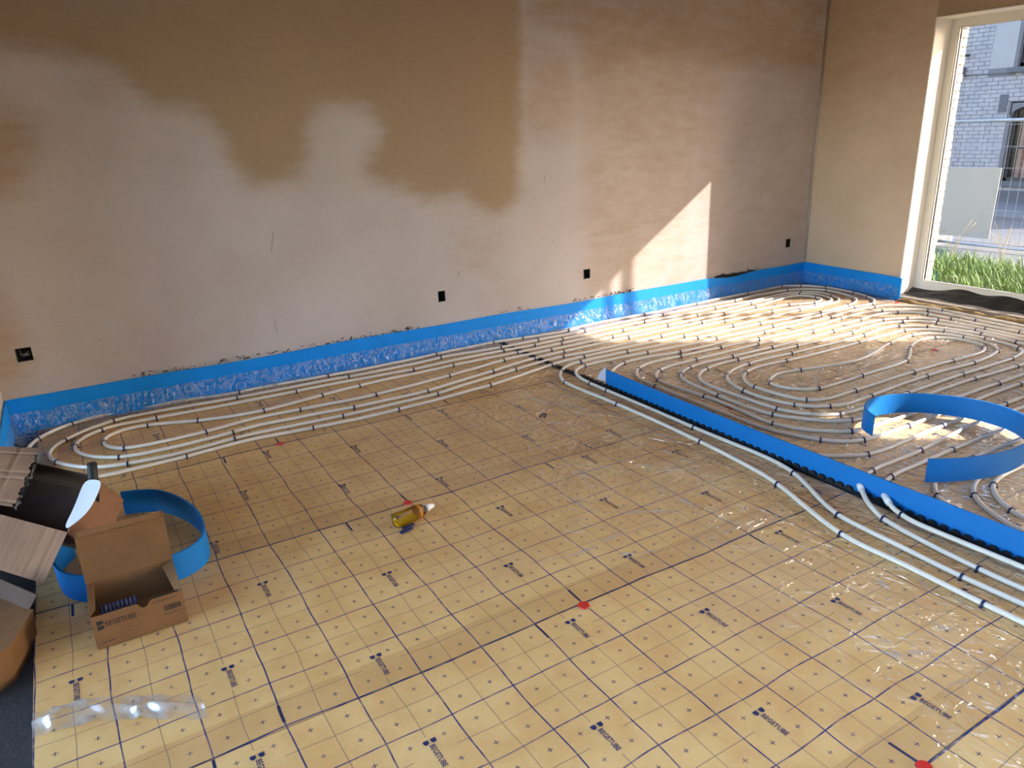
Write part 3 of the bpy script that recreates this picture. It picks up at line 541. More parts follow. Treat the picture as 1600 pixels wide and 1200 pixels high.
# traced lines of the pipes and positions of the clips on the floor (metres)
PIPE = {'c1':[(2.375,-0.4),(2.422,0.183),(2.439,0.482),(2.444,0.74),(2.434,1.089),(2.439,1.324),(2.443,1.518),(2.454,1.591),(2.491,1.688),(2.577,1.844),(2.624,1.945),(2.651,2.051),(2.662,2.201),(2.658,2.396),(2.652,2.63),(2.65,2.971),(2.644,3.416),(2.649,3.523),(2.659,3.596),(2.677,3.668),(2.706,3.733),(2.727,3.759),(2.751,3.779),(2.81,3.804),(2.879,3.812),(2.991,3.812),(3.571,3.778),(4.16,3.753),(4.728,3.743),(5.287,3.752),(5.603,3.751),(5.814,3.732),(5.874,3.739),(5.902,3.748),(5.955,3.777),(6.003,3.815),(6.046,3.866),(6.081,3.926),(6.106,3.989),(6.124,4.052),(6.134,4.119),(6.142,4.225),(6.141,4.297),(6.135,4.367),(6.108,4.47),(6.076,4.534),(6.056,4.563),(6.01,4.614),(5.956,4.655),(5.896,4.685),(5.864,4.694),(5.763,4.705),(5.586,4.699),(5.037,4.684),(4.492,4.676),(3.897,4.67),(3.504,4.668),(3.426,4.663),(3.315,4.645),(3.242,4.636),(3.167,4.637),(2.764,4.675),(2.66,4.686),(2.551,4.69),(2.208,4.684),(1.622,4.664),(1.309,4.663),(1.033,4.686),(0.916,4.694),(0.739,4.695),(0.487,4.73),(0.336,4.743),(0.144,4.749),(0.035,4.746),(-0.071,4.732),(-0.139,4.711),(-0.204,4.679),(-0.234,4.657),(-0.288,4.607),(-0.33,4.551),(-0.358,4.492),(-0.375,4.427),(-0.384,4.357),(-0.384,4.285),(-0.376,4.215),(-0.363,4.145),(-0.344,4.076),(-0.316,4.006),(-0.281,3.938),(-0.238,3.878),(-0.214,3.854),(-0.187,3.836),(-0.157,3.824),(-0.055,3.808),(0.091,3.804),(0.324,3.813),(0.634,3.829),(0.747,3.825),(0.892,3.811),(1.201,3.793),(1.476,3.79),(1.793,3.805),(2.069,3.833),(2.22,3.86),(2.624,3.96),(2.697,3.971),(2.805,3.98),(3.191,3.978),(3.79,3.963),(4.354,3.94),(4.504,3.942),(4.917,3.962),(5.145,3.965),(5.391,3.943),(5.458,3.941),(5.649,3.95),(5.708,3.961),(5.737,3.973),(5.79,4.009),(5.813,4.033),(5.833,4.06),(5.864,4.119),(5.888,4.182),(5.904,4.246),(5.907,4.277),(5.903,4.306),(5.893,4.334),(5.853,4.383),(5.797,4.424),(5.731,4.455),(5.661,4.471),(5.592,4.473),(5.342,4.447),(5.109,4.443),(4.884,4.453),(4.554,4.457),(3.958,4.468),(3.388,4.463),(2.845,4.447),(2.255,4.462),(2.098,4.462),(1.866,4.454),(1.668,4.458),(1.073,4.479),(0.523,4.497),(0.118,4.511),(0.053,4.506),(-0.005,4.489),(-0.059,4.458),(-0.108,4.415),(-0.142,4.364),(-0.158,4.304),(-0.159,4.271),(-0.146,4.206),(-0.114,4.142),(-0.066,4.082),(-0.005,4.034),(0.029,4.016),(0.065,4.002),(0.141,3.985),(0.293,3.977),(0.48,3.986),(0.588,3.998),(0.689,4.016),(0.76,4.022),(1.031,4.006),(1.303,3.987),(1.61,3.977),(1.724,3.981),(1.836,3.994),(1.947,4.014),(2.167,4.065),(2.546,4.142),(2.742,4.166),(3.32,4.178),(3.896,4.176),(4.476,4.17),(4.799,4.185),(5.015,4.181),(5.169,4.17),(5.246,4.158),(5.319,4.137),(5.457,4.08),(5.525,4.064),(5.558,4.062),(5.624,4.073),(5.653,4.086),(5.678,4.105),(5.697,4.13),(5.709,4.158),(5.713,4.189),(5.705,4.253),(5.692,4.283),(5.676,4.307),(5.654,4.327),(5.627,4.339),(5.563,4.349),(5.419,4.337),(5.128,4.289),(5.017,4.275),(4.866,4.268),(4.449,4.266),(3.878,4.261),(3.287,4.263),(2.723,4.263),(2.575,4.26),(2.464,4.252),(2.354,4.237),(2.172,4.203),(1.913,4.161),(1.609,4.128),(1.378,4.118),(1.029,4.134),(0.851,4.145),(0.746,4.145),(0.674,4.138),(0.493,4.107),(0.308,4.094),(0.197,4.097),(0.126,4.105),(0.063,4.125),(0.038,4.142),(-0.001,4.19),(-0.021,4.247),(-0.02,4.305),(-0.011,4.332),(0.004,4.355),(0.024,4.375),(0.076,4.405),(0.139,4.416),(0.206,4.408),(0.277,4.386),(0.461,4.318),(0.614,4.274),(0.73,4.254),(0.843,4.253),(0.953,4.265),(1.213,4.309),(1.41,4.336),(1.64,4.351),(1.983,4.361),(2.21,4.363),(2.549,4.355),(3.116,4.36),(3.709,4.366),(4.291,4.371),(4.445,4.366),(4.672,4.344),(4.748,4.345),(4.86,4.357),(5.086,4.385),(5.422,4.396),(5.607,4.404),(5.677,4.396),(5.709,4.387),(5.738,4.373),(5.762,4.354),(5.783,4.33),(5.811,4.271),(5.817,4.205),(5.811,4.173),(5.79,4.116),(5.759,4.068),(5.717,4.029),(5.691,4.015),(5.628,4.002),(5.443,4),(5.332,4.013),(5.148,4.05),(5.037,4.068),(4.963,4.072),(4.888,4.071),(4.737,4.063),(4.462,4.079),(4.304,4.08),(3.713,4.062),(3.134,4.053),(2.983,4.057),(2.817,4.075),(2.745,4.071),(2.596,4.054),(2.336,4.011),(2.042,3.95),(1.804,3.902),(1.703,3.894),(1.515,3.89),(1.175,3.889),(0.952,3.898),(0.694,3.906),(0.401,3.88),(0.288,3.874),(0.212,3.876),(0.06,3.897),(-0.046,3.928),(-0.076,3.942),(-0.132,3.981),(-0.181,4.032),(-0.223,4.089),(-0.254,4.15),(-0.273,4.215),(-0.276,4.281),(-0.26,4.345),(-0.227,4.408),(-0.203,4.438),(-0.145,4.489),(-0.052,4.555),(0.013,4.591),(0.047,4.604),(0.083,4.612),(0.159,4.62),(0.317,4.617),(0.853,4.586),(1.415,4.559),(1.649,4.56),(2.004,4.572),(2.159,4.578),(2.235,4.577),(2.58,4.538),(2.691,4.535),(2.942,4.547),(3.136,4.548),(3.41,4.548),(3.72,4.555),(4.304,4.564),(4.897,4.549),(5.091,4.552),(5.317,4.576),(5.471,4.583),(5.654,4.576),(5.725,4.566),(5.795,4.548),(5.895,4.502),(5.953,4.458),(5.978,4.431),(6.016,4.37),(6.027,4.335),(6.032,4.299),(6.031,4.224),(6.01,4.116),(5.987,4.049),(5.955,3.984),(5.911,3.926),(5.885,3.902),(5.824,3.866),(5.718,3.831),(5.642,3.817),(5.565,3.809),(5.369,3.803),(5.213,3.808),(4.984,3.833),(4.797,3.845),(4.534,3.855),(4.224,3.857),(3.952,3.861),(3.642,3.873),(3.062,3.895),(2.836,3.895),(2.767,3.885),(2.735,3.875),(2.705,3.86),(2.65,3.818),(2.626,3.792),(2.585,3.734),(2.555,3.67),(2.545,3.637),(2.533,3.567),(2.531,3.456),(2.542,3.193),(2.552,2.627),(2.544,2.362),(2.51,2.06),(2.479,1.912),(2.376,1.629),(2.345,1.522),(2.332,1.416),(2.339,1.244),(2.336,0.996),(2.338,0.847),(2.323,0.431),(2.319,-0.137),(2.32,-0.4)],
'c2':[(2.638,-0.4),(2.638,0.187),(2.639,0.764),(2.637,1.027),(2.627,1.324),(2.629,1.395),(2.644,1.462),(2.657,1.494),(2.697,1.551),(2.751,1.599),(2.811,1.636),(2.875,1.663),(2.944,1.681),(3.058,1.688),(3.501,1.687),(4.058,1.667),(4.632,1.67),(4.939,1.669),(5.211,1.663),(5.522,1.659),(5.673,1.662),(5.783,1.67),(5.853,1.683),(5.919,1.709),(5.977,1.753),(6.001,1.783),(6.019,1.816),(6.041,1.887),(6.049,1.961),(6.054,2.075),(6.045,2.653),(6.07,3.24),(6.077,3.317),(6.075,3.389),(6.065,3.423),(6.05,3.455),(6.004,3.514),(5.916,3.59),(5.857,3.627),(5.795,3.649),(5.687,3.665),(5.569,3.671),(5.421,3.671),(5.251,3.661),(5.11,3.655),(4.678,3.659),(4.095,3.661),(3.679,3.66),(3.533,3.668),(3.309,3.697),(3.154,3.704),(3.079,3.695),(3.043,3.684),(2.976,3.653),(2.89,3.593),(2.846,3.541),(2.83,3.51),(2.818,3.475),(2.803,3.4),(2.798,3.324),(2.796,3.17),(2.799,2.592),(2.805,2.189),(2.815,2.12),(2.838,2.057),(2.856,2.029),(2.899,1.986),(2.97,1.934),(3.023,1.903),(3.053,1.891),(3.12,1.876),(3.265,1.87),(3.597,1.875),(3.823,1.871),(4.381,1.855),(4.961,1.85),(5.361,1.843),(5.56,1.849),(5.639,1.861),(5.712,1.885),(5.743,1.904),(5.77,1.928),(5.79,1.956),(5.805,1.989),(5.823,2.061),(5.832,2.137),(5.836,2.25),(5.839,2.515),(5.851,2.821),(5.859,3.049),(5.859,3.264),(5.852,3.297),(5.839,3.328),(5.819,3.356),(5.793,3.382),(5.734,3.423),(5.703,3.438),(5.637,3.459),(5.569,3.471),(5.501,3.476),(5.332,3.465),(5.15,3.458),(4.775,3.457),(4.189,3.47),(3.605,3.467),(3.35,3.465),(3.244,3.457),(3.178,3.441),(3.149,3.428),(3.098,3.392),(3.06,3.349),(3.045,3.324),(3.034,3.298),(3.023,3.239),(3.023,3.136),(3.042,2.911),(3.047,2.798),(3.044,2.724),(3.016,2.47),(3.021,2.396),(3.029,2.359),(3.056,2.29),(3.095,2.229),(3.142,2.178),(3.195,2.134),(3.256,2.101),(3.289,2.09),(3.36,2.077),(3.433,2.071),(4.015,2.06),(4.609,2.054),(4.861,2.049),(5.154,2.054),(5.376,2.064),(5.45,2.075),(5.484,2.086),(5.515,2.102),(5.544,2.124),(5.568,2.152),(5.587,2.185),(5.612,2.258),(5.659,2.672),(5.664,2.82),(5.645,3.044),(5.63,3.114),(5.617,3.145),(5.599,3.171),(5.549,3.21),(5.453,3.253),(5.342,3.282),(5.229,3.29),(4.899,3.256),(4.704,3.257),(4.31,3.276),(3.73,3.292),(3.594,3.296),(3.491,3.288),(3.427,3.277),(3.369,3.259),(3.343,3.245),(3.294,3.21),(3.273,3.188),(3.239,3.136),(3.227,3.105),(3.21,3.039),(3.204,2.97),(3.201,2.675),(3.202,2.598),(3.21,2.526),(3.219,2.493),(3.244,2.432),(3.279,2.381),(3.322,2.336),(3.376,2.299),(3.44,2.277),(3.513,2.268),(3.625,2.263),(4.005,2.26),(4.573,2.262),(4.992,2.256),(5.146,2.258),(5.251,2.267),(5.315,2.28),(5.371,2.305),(5.394,2.326),(5.415,2.352),(5.443,2.416),(5.461,2.489),(5.472,2.566),(5.486,2.681),(5.489,2.753),(5.484,2.82),(5.468,2.886),(5.435,2.951),(5.413,2.98),(5.386,3.006),(5.322,3.043),(5.249,3.062),(5.172,3.07),(5.015,3.072),(4.741,3.068),(4.16,3.078),(3.963,3.085),(3.739,3.101),(3.665,3.098),(3.594,3.082),(3.561,3.068),(3.505,3.033),(3.46,2.988),(3.425,2.936),(3.413,2.909),(3.399,2.849),(3.397,2.782),(3.406,2.676),(3.419,2.611),(3.443,2.554),(3.482,2.509),(3.508,2.492),(3.538,2.48),(3.606,2.467),(3.786,2.468),(4.36,2.462),(4.785,2.455),(4.891,2.45),(5.065,2.44),(5.132,2.444),(5.195,2.458),(5.255,2.484),(5.281,2.503),(5.302,2.526),(5.327,2.581),(5.334,2.641),(5.327,2.703),(5.303,2.76),(5.262,2.804),(5.235,2.821),(5.17,2.841),(5.098,2.846),(5.027,2.837),(4.959,2.816),(4.893,2.787),(4.634,2.647),(4.53,2.617),(4.38,2.604),(4.11,2.609),(3.952,2.606),(3.753,2.605),(3.679,2.615),(3.646,2.626),(3.588,2.662),(3.546,2.713),(3.531,2.742),(3.522,2.772),(3.522,2.803),(3.53,2.833),(3.548,2.86),(3.573,2.884),(3.601,2.903),(3.664,2.926),(3.696,2.93),(3.765,2.927),(3.985,2.877),(4.171,2.836),(4.283,2.822),(4.396,2.822),(4.548,2.847),(4.777,2.908),(4.89,2.932),(4.999,2.947),(5.105,2.954),(5.173,2.954),(5.238,2.943),(5.298,2.918),(5.347,2.879),(5.367,2.855),(5.394,2.798),(5.407,2.731),(5.408,2.664),(5.4,2.598),(5.377,2.533),(5.341,2.473),(5.32,2.448),(5.296,2.427),(5.24,2.397),(5.174,2.379),(5.066,2.362),(4.841,2.351),(4.49,2.366),(4.26,2.371),(3.922,2.364),(3.666,2.354),(3.596,2.355),(3.563,2.36),(3.501,2.38),(3.418,2.429),(3.371,2.473),(3.352,2.498),(3.32,2.557),(3.299,2.624),(3.289,2.697),(3.287,2.771),(3.296,2.842),(3.313,2.91),(3.338,2.974),(3.37,3.033),(3.409,3.082),(3.432,3.102),(3.457,3.12),(3.515,3.146),(3.581,3.165),(3.688,3.183),(3.874,3.19),(4.257,3.179),(4.657,3.164),(4.855,3.162),(4.932,3.166),(5.119,3.189),(5.196,3.19),(5.273,3.179),(5.311,3.169),(5.383,3.138),(5.416,3.116),(5.444,3.09),(5.489,3.027),(5.521,2.956),(5.546,2.881),(5.566,2.804),(5.579,2.728),(5.583,2.654),(5.577,2.582),(5.53,2.367),(5.508,2.298),(5.493,2.267),(5.474,2.24),(5.425,2.2),(5.395,2.187),(5.329,2.17),(5.221,2.16),(5.073,2.155),(4.921,2.157),(4.765,2.166),(4.493,2.18),(4.189,2.181),(3.625,2.179),(3.451,2.183),(3.389,2.195),(3.359,2.205),(3.33,2.219),(3.278,2.254),(3.233,2.299),(3.193,2.349),(3.142,2.432),(3.13,2.462),(3.115,2.524),(3.108,2.655),(3.116,2.82),(3.136,3.076),(3.157,3.186),(3.185,3.251),(3.206,3.279),(3.26,3.324),(3.328,3.355),(3.364,3.365),(3.439,3.375),(3.82,3.366),(4.119,3.358),(4.392,3.357),(4.977,3.367),(5.206,3.37),(5.354,3.365),(5.456,3.348),(5.516,3.327),(5.598,3.281),(5.684,3.224),(5.708,3.2),(5.726,3.17),(5.739,3.137),(5.75,3.065),(5.752,2.919),(5.745,2.736),(5.727,2.462),(5.725,2.349),(5.721,2.237),(5.71,2.164),(5.689,2.095),(5.673,2.065),(5.653,2.038),(5.628,2.017),(5.599,2),(5.533,1.979),(5.46,1.97),(5.225,1.966),(4.868,1.976),(4.278,1.98),(3.696,1.976),(3.517,1.975),(3.348,1.982),(3.249,1.99),(3.189,2.003),(3.137,2.025),(3.09,2.059),(3.068,2.082),(3.029,2.139),(2.994,2.206),(2.964,2.276),(2.943,2.347),(2.932,2.418),(2.933,2.98),(2.934,3.245),(2.942,3.344),(2.958,3.402),(3.002,3.476),(3.046,3.521),(3.075,3.541),(3.107,3.558),(3.18,3.582),(3.293,3.594),(3.52,3.585),(4.091,3.563),(4.655,3.539),(4.882,3.544),(5.217,3.579),(5.384,3.582),(5.519,3.575),(5.62,3.558),(5.716,3.524),(5.892,3.419),(5.94,3.376),(5.957,3.349),(5.974,3.283),(5.979,3.206),(5.977,3.125),(5.935,2.56),(5.936,2.149),(5.928,2.001),(5.914,1.928),(5.891,1.862),(5.874,1.834),(5.853,1.81),(5.828,1.793),(5.8,1.781),(5.733,1.768),(5.544,1.761),(4.957,1.763),(4.377,1.777),(3.963,1.794),(3.815,1.796),(3.395,1.773),(3.241,1.769),(3.016,1.769),(2.905,1.76),(2.8,1.733),(2.768,1.718),(2.713,1.68),(2.666,1.631),(2.622,1.574),(2.586,1.508),(2.573,1.473),(2.55,1.361),(2.534,1.166),(2.529,0.975),(2.539,0.58),(2.541,-0.009),(2.54,-0.4)],
'c3':[(2.8,-0.4),(2.804,0.177),(2.813,0.757),(2.818,0.954),(2.828,1.11),(2.842,1.221),(2.866,1.327),(2.888,1.391),(2.917,1.444),(2.935,1.466),(2.983,1.505),(3.039,1.537),(3.105,1.56),(3.177,1.575),(3.252,1.583),(3.364,1.584),(3.832,1.567),(4.408,1.553),(4.994,1.546),(5.585,1.542),(5.9,1.54)],
'c4':[(2.99,-0.4),(2.995,0.177),(3.002,0.752),(3.008,1.019),(3.017,1.13),(3.035,1.199),(3.05,1.231),(3.091,1.291),(3.143,1.342),(3.172,1.363),(3.201,1.379),(3.263,1.401),(3.366,1.413),(3.601,1.408),(4.192,1.385),(4.769,1.374),(5.352,1.365),(5.9,1.36)],
'c5':[(2.9,-0.4),(2.899,0.2),(2.901,0.799),(2.904,1.037),(2.917,1.146),(2.953,1.245),(2.99,1.306),(3.013,1.334),(3.065,1.383),(3.096,1.404),(3.129,1.422),(3.201,1.447),(3.349,1.474),(3.539,1.488),(3.774,1.49),(4.126,1.485),(4.716,1.476),(5.308,1.468),(5.9,1.46)]}
CLIPS = [(2.481,1.911),(2.333,1.486),(2.628,1.945),(2.449,1.595),(2.567,1.475),(2.628,1.433),(2.529,1.088),(2.449,1.089),(2.336,0.956),(2.648,3.313),(2.652,2.592),(2.545,3.118),(2.549,2.438),(2.132,4.361),(2.627,4.689),(2.866,4.663),(2.62,4.534),(2.94,4.548),(2.572,4.452),(2.847,4.446),(3.102,4.454),(2.624,4.354),(3.036,4.359),(2.464,4.253),(2.871,4.264),(2.276,4.093),(2.662,4.161),(2.901,4.17),(2.41,4.025),(2.857,4.081),(2.109,3.829),(2.661,3.968),(2.951,3.981),(2.65,3.823),(2.536,3.603),(2.876,3.899),(2.837,3.81),(2.643,3.485),(3.28,4.632),(3.371,4.547),(1.349,4.661),(2.154,4.676),(1.452,4.558),(2.122,4.576),(1.069,4.479),(1.867,4.453),(1.175,4.308),(1.45,4.341),(0.815,4.273),(0.989,4.136),(1.456,4.118),(1.988,4.168),(1.265,3.989),(1.764,3.988),(1.175,3.889),(1.78,3.896),(0.965,3.804),(1.476,3.79),(-0.338,4.549),(-0.174,4.709),(0.142,4.75),(0.776,4.689),(-0.21,4.444),(0.043,4.611),(0.724,4.595),(-0.157,4.313),(-0.03,4.481),(0.257,4.506),(-0.034,4.277),(0.203,4.414),(0.46,4.317),(0.055,4.116),(0.457,4.101),(0.026,4.008),(0.592,3.995),(0.059,3.896),(0.588,3.897),(-0.079,3.808),(0.324,3.813),(-0.249,4.133),(4.094,4.671),(4.225,4.565),(3.918,4.468),(3.632,4.365),(3.44,4.262),(3.51,4.18),(3.997,4.261),(4.407,4.37),(4.718,4.46),(5.055,4.548),(4.731,4.679),(4.635,4.265),(4.283,4.17),(4.43,4.088),(3.751,4.063),(3.87,3.961),(3.913,3.864),(4.01,3.758),(4.391,3.939),(3.254,3.889),(3.372,3.788),(3.57,3.661),(3.871,3.574),(3.481,3.586),(3.526,3.466),(3.753,3.374),(3.72,3.287),(3.363,3.37),(3.418,3.279),(3.073,3.698),(3.066,3.54),(3.167,3.441),(3.037,3.307),(5.379,4.7),(5.091,4.392),(5.018,4.274),(4.583,3.862),(5,4.074),(5.188,3.969),(5.29,4.158),(4.611,3.743),(4.402,3.662),(4.25,3.566),(4.118,3.478),(4.156,3.357),(4.137,3.183),(4.31,3.276),(4.71,3.464),(5.212,3.748),(5.278,3.84),(5.875,4.707),(6.046,4.601),(5.767,4.566),(5.802,4.427),(5.723,4.386),(5.724,4.188),(5.525,4.057),(5.442,3.993),(6.137,4.085),(6.092,3.932),(5.865,4.141),(6.108,4.383),(6.007,4.315),(5.647,3.813),(5.637,3.75),(5.862,3.721),(5.767,3.658),(5.19,3.655),(5.22,3.581),(5.3,3.461),(5.687,3.542),(5.735,3.43),(5.428,3.359),(5.62,3.263),(5.492,3.241),(5.35,3.162),(5.25,3.067),(5.175,2.957),(4.824,3.362),(4.901,3.254),(4.899,3.163),(4.7,3.067),(4.853,2.927),(5.941,3.955),(5.929,3.303),(5.859,3.23),(6.068,3.241),(5.751,3.1),(5.86,3.05),(5.964,2.92),(5.645,3.043),(5.503,3.022),(5.475,2.884),(5.425,2.702),(5.243,2.827),(5.746,2.738),(5.666,2.746),(5.586,2.688),(5.477,2.605),(5.844,2.537),(5.54,2.408),(5.263,2.493),(5.246,2.392),(5.413,2.331),(4.824,2.457),(4.883,2.35),(5.149,2.256),(4.999,2.152),(4.875,2.783),(3.674,2.607),(4.072,2.61),(4.574,2.624),(3.819,2.471),(3.815,2.36),(4.012,2.265),(3.43,3.106),(3.554,3.071),(3.513,2.856),(3.395,2.855),(3.292,2.845),(3.206,2.529),(3.126,2.49),(3.014,2.396),(3.331,2.52),(3.453,2.525),(3.471,2.392),(3.403,2.273),(3.028,2.107),(3.724,3.188),(3.961,3.084),(3.874,2.902),(4.4,2.461),(4.374,2.372),(4.576,2.263),(4.542,2.176),(4.574,2.055),(4.672,1.977),(4.276,1.858),(3.392,2.192),(3.248,2.094),(3.208,1.989),(3.083,1.875),(3.55,1.974),(3.672,1.875),(3.316,1.769),(3.428,1.689),(2.941,1.767),(2.94,1.685),(3.437,1.582),(2.929,1.468),(3.059,1.386),(3.21,1.388),(3.044,1.232),(2.939,3.217),(3.12,2.885),(3.043,2.911),(3.232,3.302)]
# ------------------------------------------------------------------ heating pipes
PR = 0.0100
TRACK = {}
LAB = {'c1': 'long white heating pipe looped along the back wall, its ends running forward', 'c2': 'long white heating pipe laid as the right spiral behind the joint strip',
       'c3': 'white heating pipe under the curled blue strip, nearest the joint strip', 'c5': 'white heating pipe under the curled blue strip, middle of three', 'c4': 'white heating pipe at the right edge, below the curled blue strip'}
allp = []
for k in ('c1', 'c2', 'c3', 'c5', 'c4'):
    P = spline([(x, y, 0) for x, y in PIPE[k]], 0.03)
    P = [Vector((p.x, p.y, float(H(p.x, p.y)) + PR + 0.0012)) for p in P]
    if k == 'c2':                                            # the two ends lift a little where they pass the joint strip
        for p in P:
            if abs(p.x - 2.70) < 0.12 and p.y < 1.8: p.z += 0.030 * max(0, 1 - abs(p.x - 2.70) / 0.12)
    TRACK[k] = P; allp += [(P[i], (P[min(i + 1, len(P) - 1)] - P[max(i - 1, 0)]).normalized()) for i in range(len(P))]
    tag(MB().tube(P, PR, 10).build('heating_pipe', M['pipe'], None, True), LAB[k], 'pipe', 'white heating pipes')
AP = np.array([(p.x, p.y) for p, t in allp])
# clips: a bent strap over the pipe with a thicker crown and two barbed feet
def clip_mesh(mb=None):
    m = mb or MB(); w_, r0, r1 = 0.0042, PR + 0.0006, PR + 0.0036; n_ = 9
    ang = np.linspace(0, math.pi, n_)
    prof = [(r0 * math.cos(a), r0 * math.sin(a), r1 * math.cos(a), r1 * math.sin(a)) for a in ang]
    prof = [(r0, -PR - 0.002, r1, -PR - 0.002)] + prof + [(-r0, -PR - 0.002, -r1, -PR - 0.002)]
    vs = []; fs = []
    for a, b, c, d in prof:
        vs += [(-w_, a, b), (-w_, c, d), (w_, c, d), (w_, a, b)]
    for i in range(len(prof) - 1):
        for k in range(4): fs.append((i * 4 + k, i * 4 + (k + 1) % 4, (i + 1) * 4 + (k + 1) % 4, (i + 1) * 4 + k))
    m.add(vs, fs)
    for sg in (-1, 1): m.box(-w_ * 1.2, sg * r1 - 0.002 + sg * 0.002, -PR - 0.003, w_ * 1.2, sg * r1 + 0.002 + sg * 0.002, -PR + 0.003)
    return m
clip0 = clip_mesh().build('pipe_clip', M['clip'])
ORD = ['', 'first', 'second', 'third', 'fourth', 'fifth', 'sixth', 'seventh', 'eighth', 'ninth', 'tenth', 'eleventh', 'twelfth', 'thirteenth', 'fourteenth', 'fifteenth', 'sixteenth', 'seventeenth', 'eighteenth', 'nineteenth', 'twentieth']
def crossings(k, ax, val):
    P = TRACK[k]; o = []
    for p, q in zip(P, P[1:]):
        if (p[ax] - val) * (q[ax] - val) < 0: o.append((p[1 - ax] + q[1 - ax]) / 2)
    return o
first = True; rows = {}
for cx, cy in CLIPS:
    d2 = ((AP - np.array((cx, cy))) ** 2).sum(1); i = int(d2.argmin())
    if d2[i] > 0.05 ** 2: continue
    p, t = allp[i]
    o = clip0 if first else clip0.copy()
    if not first: COL.objects.link(o)
    first = False
    o.location = p; o.rotation_euler = (0, 0, math.atan2(t.y, t.x) + random.uniform(-0.12, 0.12))
    which = min(TRACK, key=lambda k: min((p - q).length for q in TRACK[k]))
    if which == 'c1' and p.y > 3.72:
        r_ = 1 + sum(1 for yy in crossings('c1', 0, p.x) if yy > p.y + 0.03); key = ('back', r_); s_ = p.x
    elif p.x < 2.68:
        xs_ = crossings('c1', 1, p.y) + crossings('c2', 1, p.y); r_ = 1 + sum(1 for xx in xs_ if 2.0 < xx < p.x - 0.02); key = ('fwd', r_); s_ = -p.y
    elif which == 'c2':
        u1, v1 = (p.x - 4.42) / 1.62, (p.y - 2.69) / 1.02
        if abs(u1) > abs(v1): side = 'right' if u1 > 0 else 'left'; r_ = 1 + sum(1 for xx in crossings('c2', 1, p.y) if (xx > p.x + 0.03 if u1 > 0 else 2.72 < xx < p.x - 0.03)); s_ = -p.y
        else: side = 'back' if v1 > 0 else 'front'; r_ = 1 + sum(1 for yy in crossings('c2', 0, p.x) if (yy > p.y + 0.03 if v1 > 0 else yy < p.y - 0.03)); s_ = p.x
        key = ('spiral', side, r_)
    else: key = ('coil', which); s_ = p.x
    rows.setdefault(key, []).append((s_, o))
for key, L in rows.items():
    L.sort(key=lambda q: q[0])
    for j, (s_, o) in enumerate(L):
        n1 = ORD[min(j + 1, 20)]
        if key[0] == 'back': tag(o, 'dark blue clip, %s from the left on the %s pipe row from the back wall' % (n1, ORD[key[1]]), 'pipe clip', 'clips on the back wall loops')
        elif key[0] == 'fwd': tag(o, 'dark blue clip, %s from the back on the %s forward running pipe from the left' % (n1, ORD[key[1]]), 'pipe clip', 'clips on the forward running pipes')
        elif key[0] == 'spiral': tag(o, 'dark blue clip, %s along the %s side, %s ring inwards of the right spiral' % (n1, key[1], ORD[min(key[2], 20)]), 'pipe clip', 'clips on the right spiral')
        else: tag(o, 'dark blue clip, %s on the %s pipe below the curled blue strip' % (n1, {'c3': 'furthest', 'c5': 'middle', 'c4': 'nearest'}[key[1]]), 'pipe clip', 'clips below the curled strip')
for (cx, cy, a, l) in ((2.118, 3.227, 0.6, 'loose dark blue clip lying alone on the open floor left of the joint strip'), (0.985, 2.518, 0.20, 'loose dark blue clip lying beside the bottle, further back of two'), (0.965, 2.492, 0.20, 'loose dark blue clip lying beside the bottle, nearer of two')):
    m = MB(); z = float(H(cx, cy)) + 0.0055
    c_, s_ = math.cos(a), math.sin(a)
    path = [(-0.030, -0.012), (-0.012, -0.0125), (0.006, -0.012), (0.016, -0.007), (0.019, 0.0), (0.016, 0.007), (0.006, 0.012), (-0.012, 0.0125), (-0.030, 0.012)]
    if 'bottle' in l: path = [(x * 1.15, y * 0.45) for x, y in path]
    P = [(cx + x * c_ - y * s_, cy + x * s_ + y * c_, z) for x, y in path]
    m.tube(spline(P, 0.006), 0.0042, 6)
    t = m.build('loose_pipe_clip', M['clip'], None, True); tag(t, l, 'pipe clip', 'loose clips on the floor')

# ------------------------------------------------------------------ joint strip: black toothed rail with an upright blue foam board
jt = empty('joint_strip', (2.70, 2.3, 0)); tag(jt, 'joint strip of blue foam board on a black toothed rail', 'joint strip')
m = MB(); m.box(2.672, -0.4, 0.001, 2.716, 4.70, 0.0055)
RX = 2.690
crossy = [p.y for k in ('c1', 'c2') for p, q in zip(TRACK[k], TRACK[k][1:]) if (p.x - RX) * (q.x - RX) <= 0 and p.x != q.x]
y = -0.38
while y < 4.69:
    if not any(abs(y - c) < 0.026 for c in crossy):
        hh = 0.026 if y < 3.75 else 0.017
        prof = [(y - 0.0215, 0.004), (y - 0.019, hh * 0.55), (y - 0.013, hh * 0.9), (y - 0.006, hh), (y + 0.006, hh), (y + 0.013, hh * 0.9), (y + 0.019, hh * 0.55), (y + 0.0215, 0.004)]
        m.slab([(RX, a, b) for a, b in prof], 0.016)
    y += 0.0455
m.box(2.684, -0.4, 0.004, 2.698, 3.82, 0.011)
m.build('rail', M['black'], jt)
m = MB(); n_ = 60
vs = []; fs = []
for i in range(n_ + 1):
    y = -0.4 + 3.812 * i / n_; bx = 2.701 + 0.003 * math.sin(y * 2.1) ; tx = bx + 0.004 * math.sin(y * 1.3 + 1)
    zt = 0.110 + 0.004 * math.sin(y * 1.9 + 0.5)
    vs += [(bx, y, 0.010), (bx + 0.010, y, 0.010), (tx + 0.010, y, zt), (tx, y, zt)]
for i in range(n_):
    for k in range(4): fs.append((i * 4 + k, (i + 1) * 4 + k, (i + 1) * 4 + (k + 1) % 4, i * 4 + (k + 1) % 4))
fs += [(0, 1, 2, 3), tuple(n_ * 4 + k for k in (3, 2, 1, 0))]
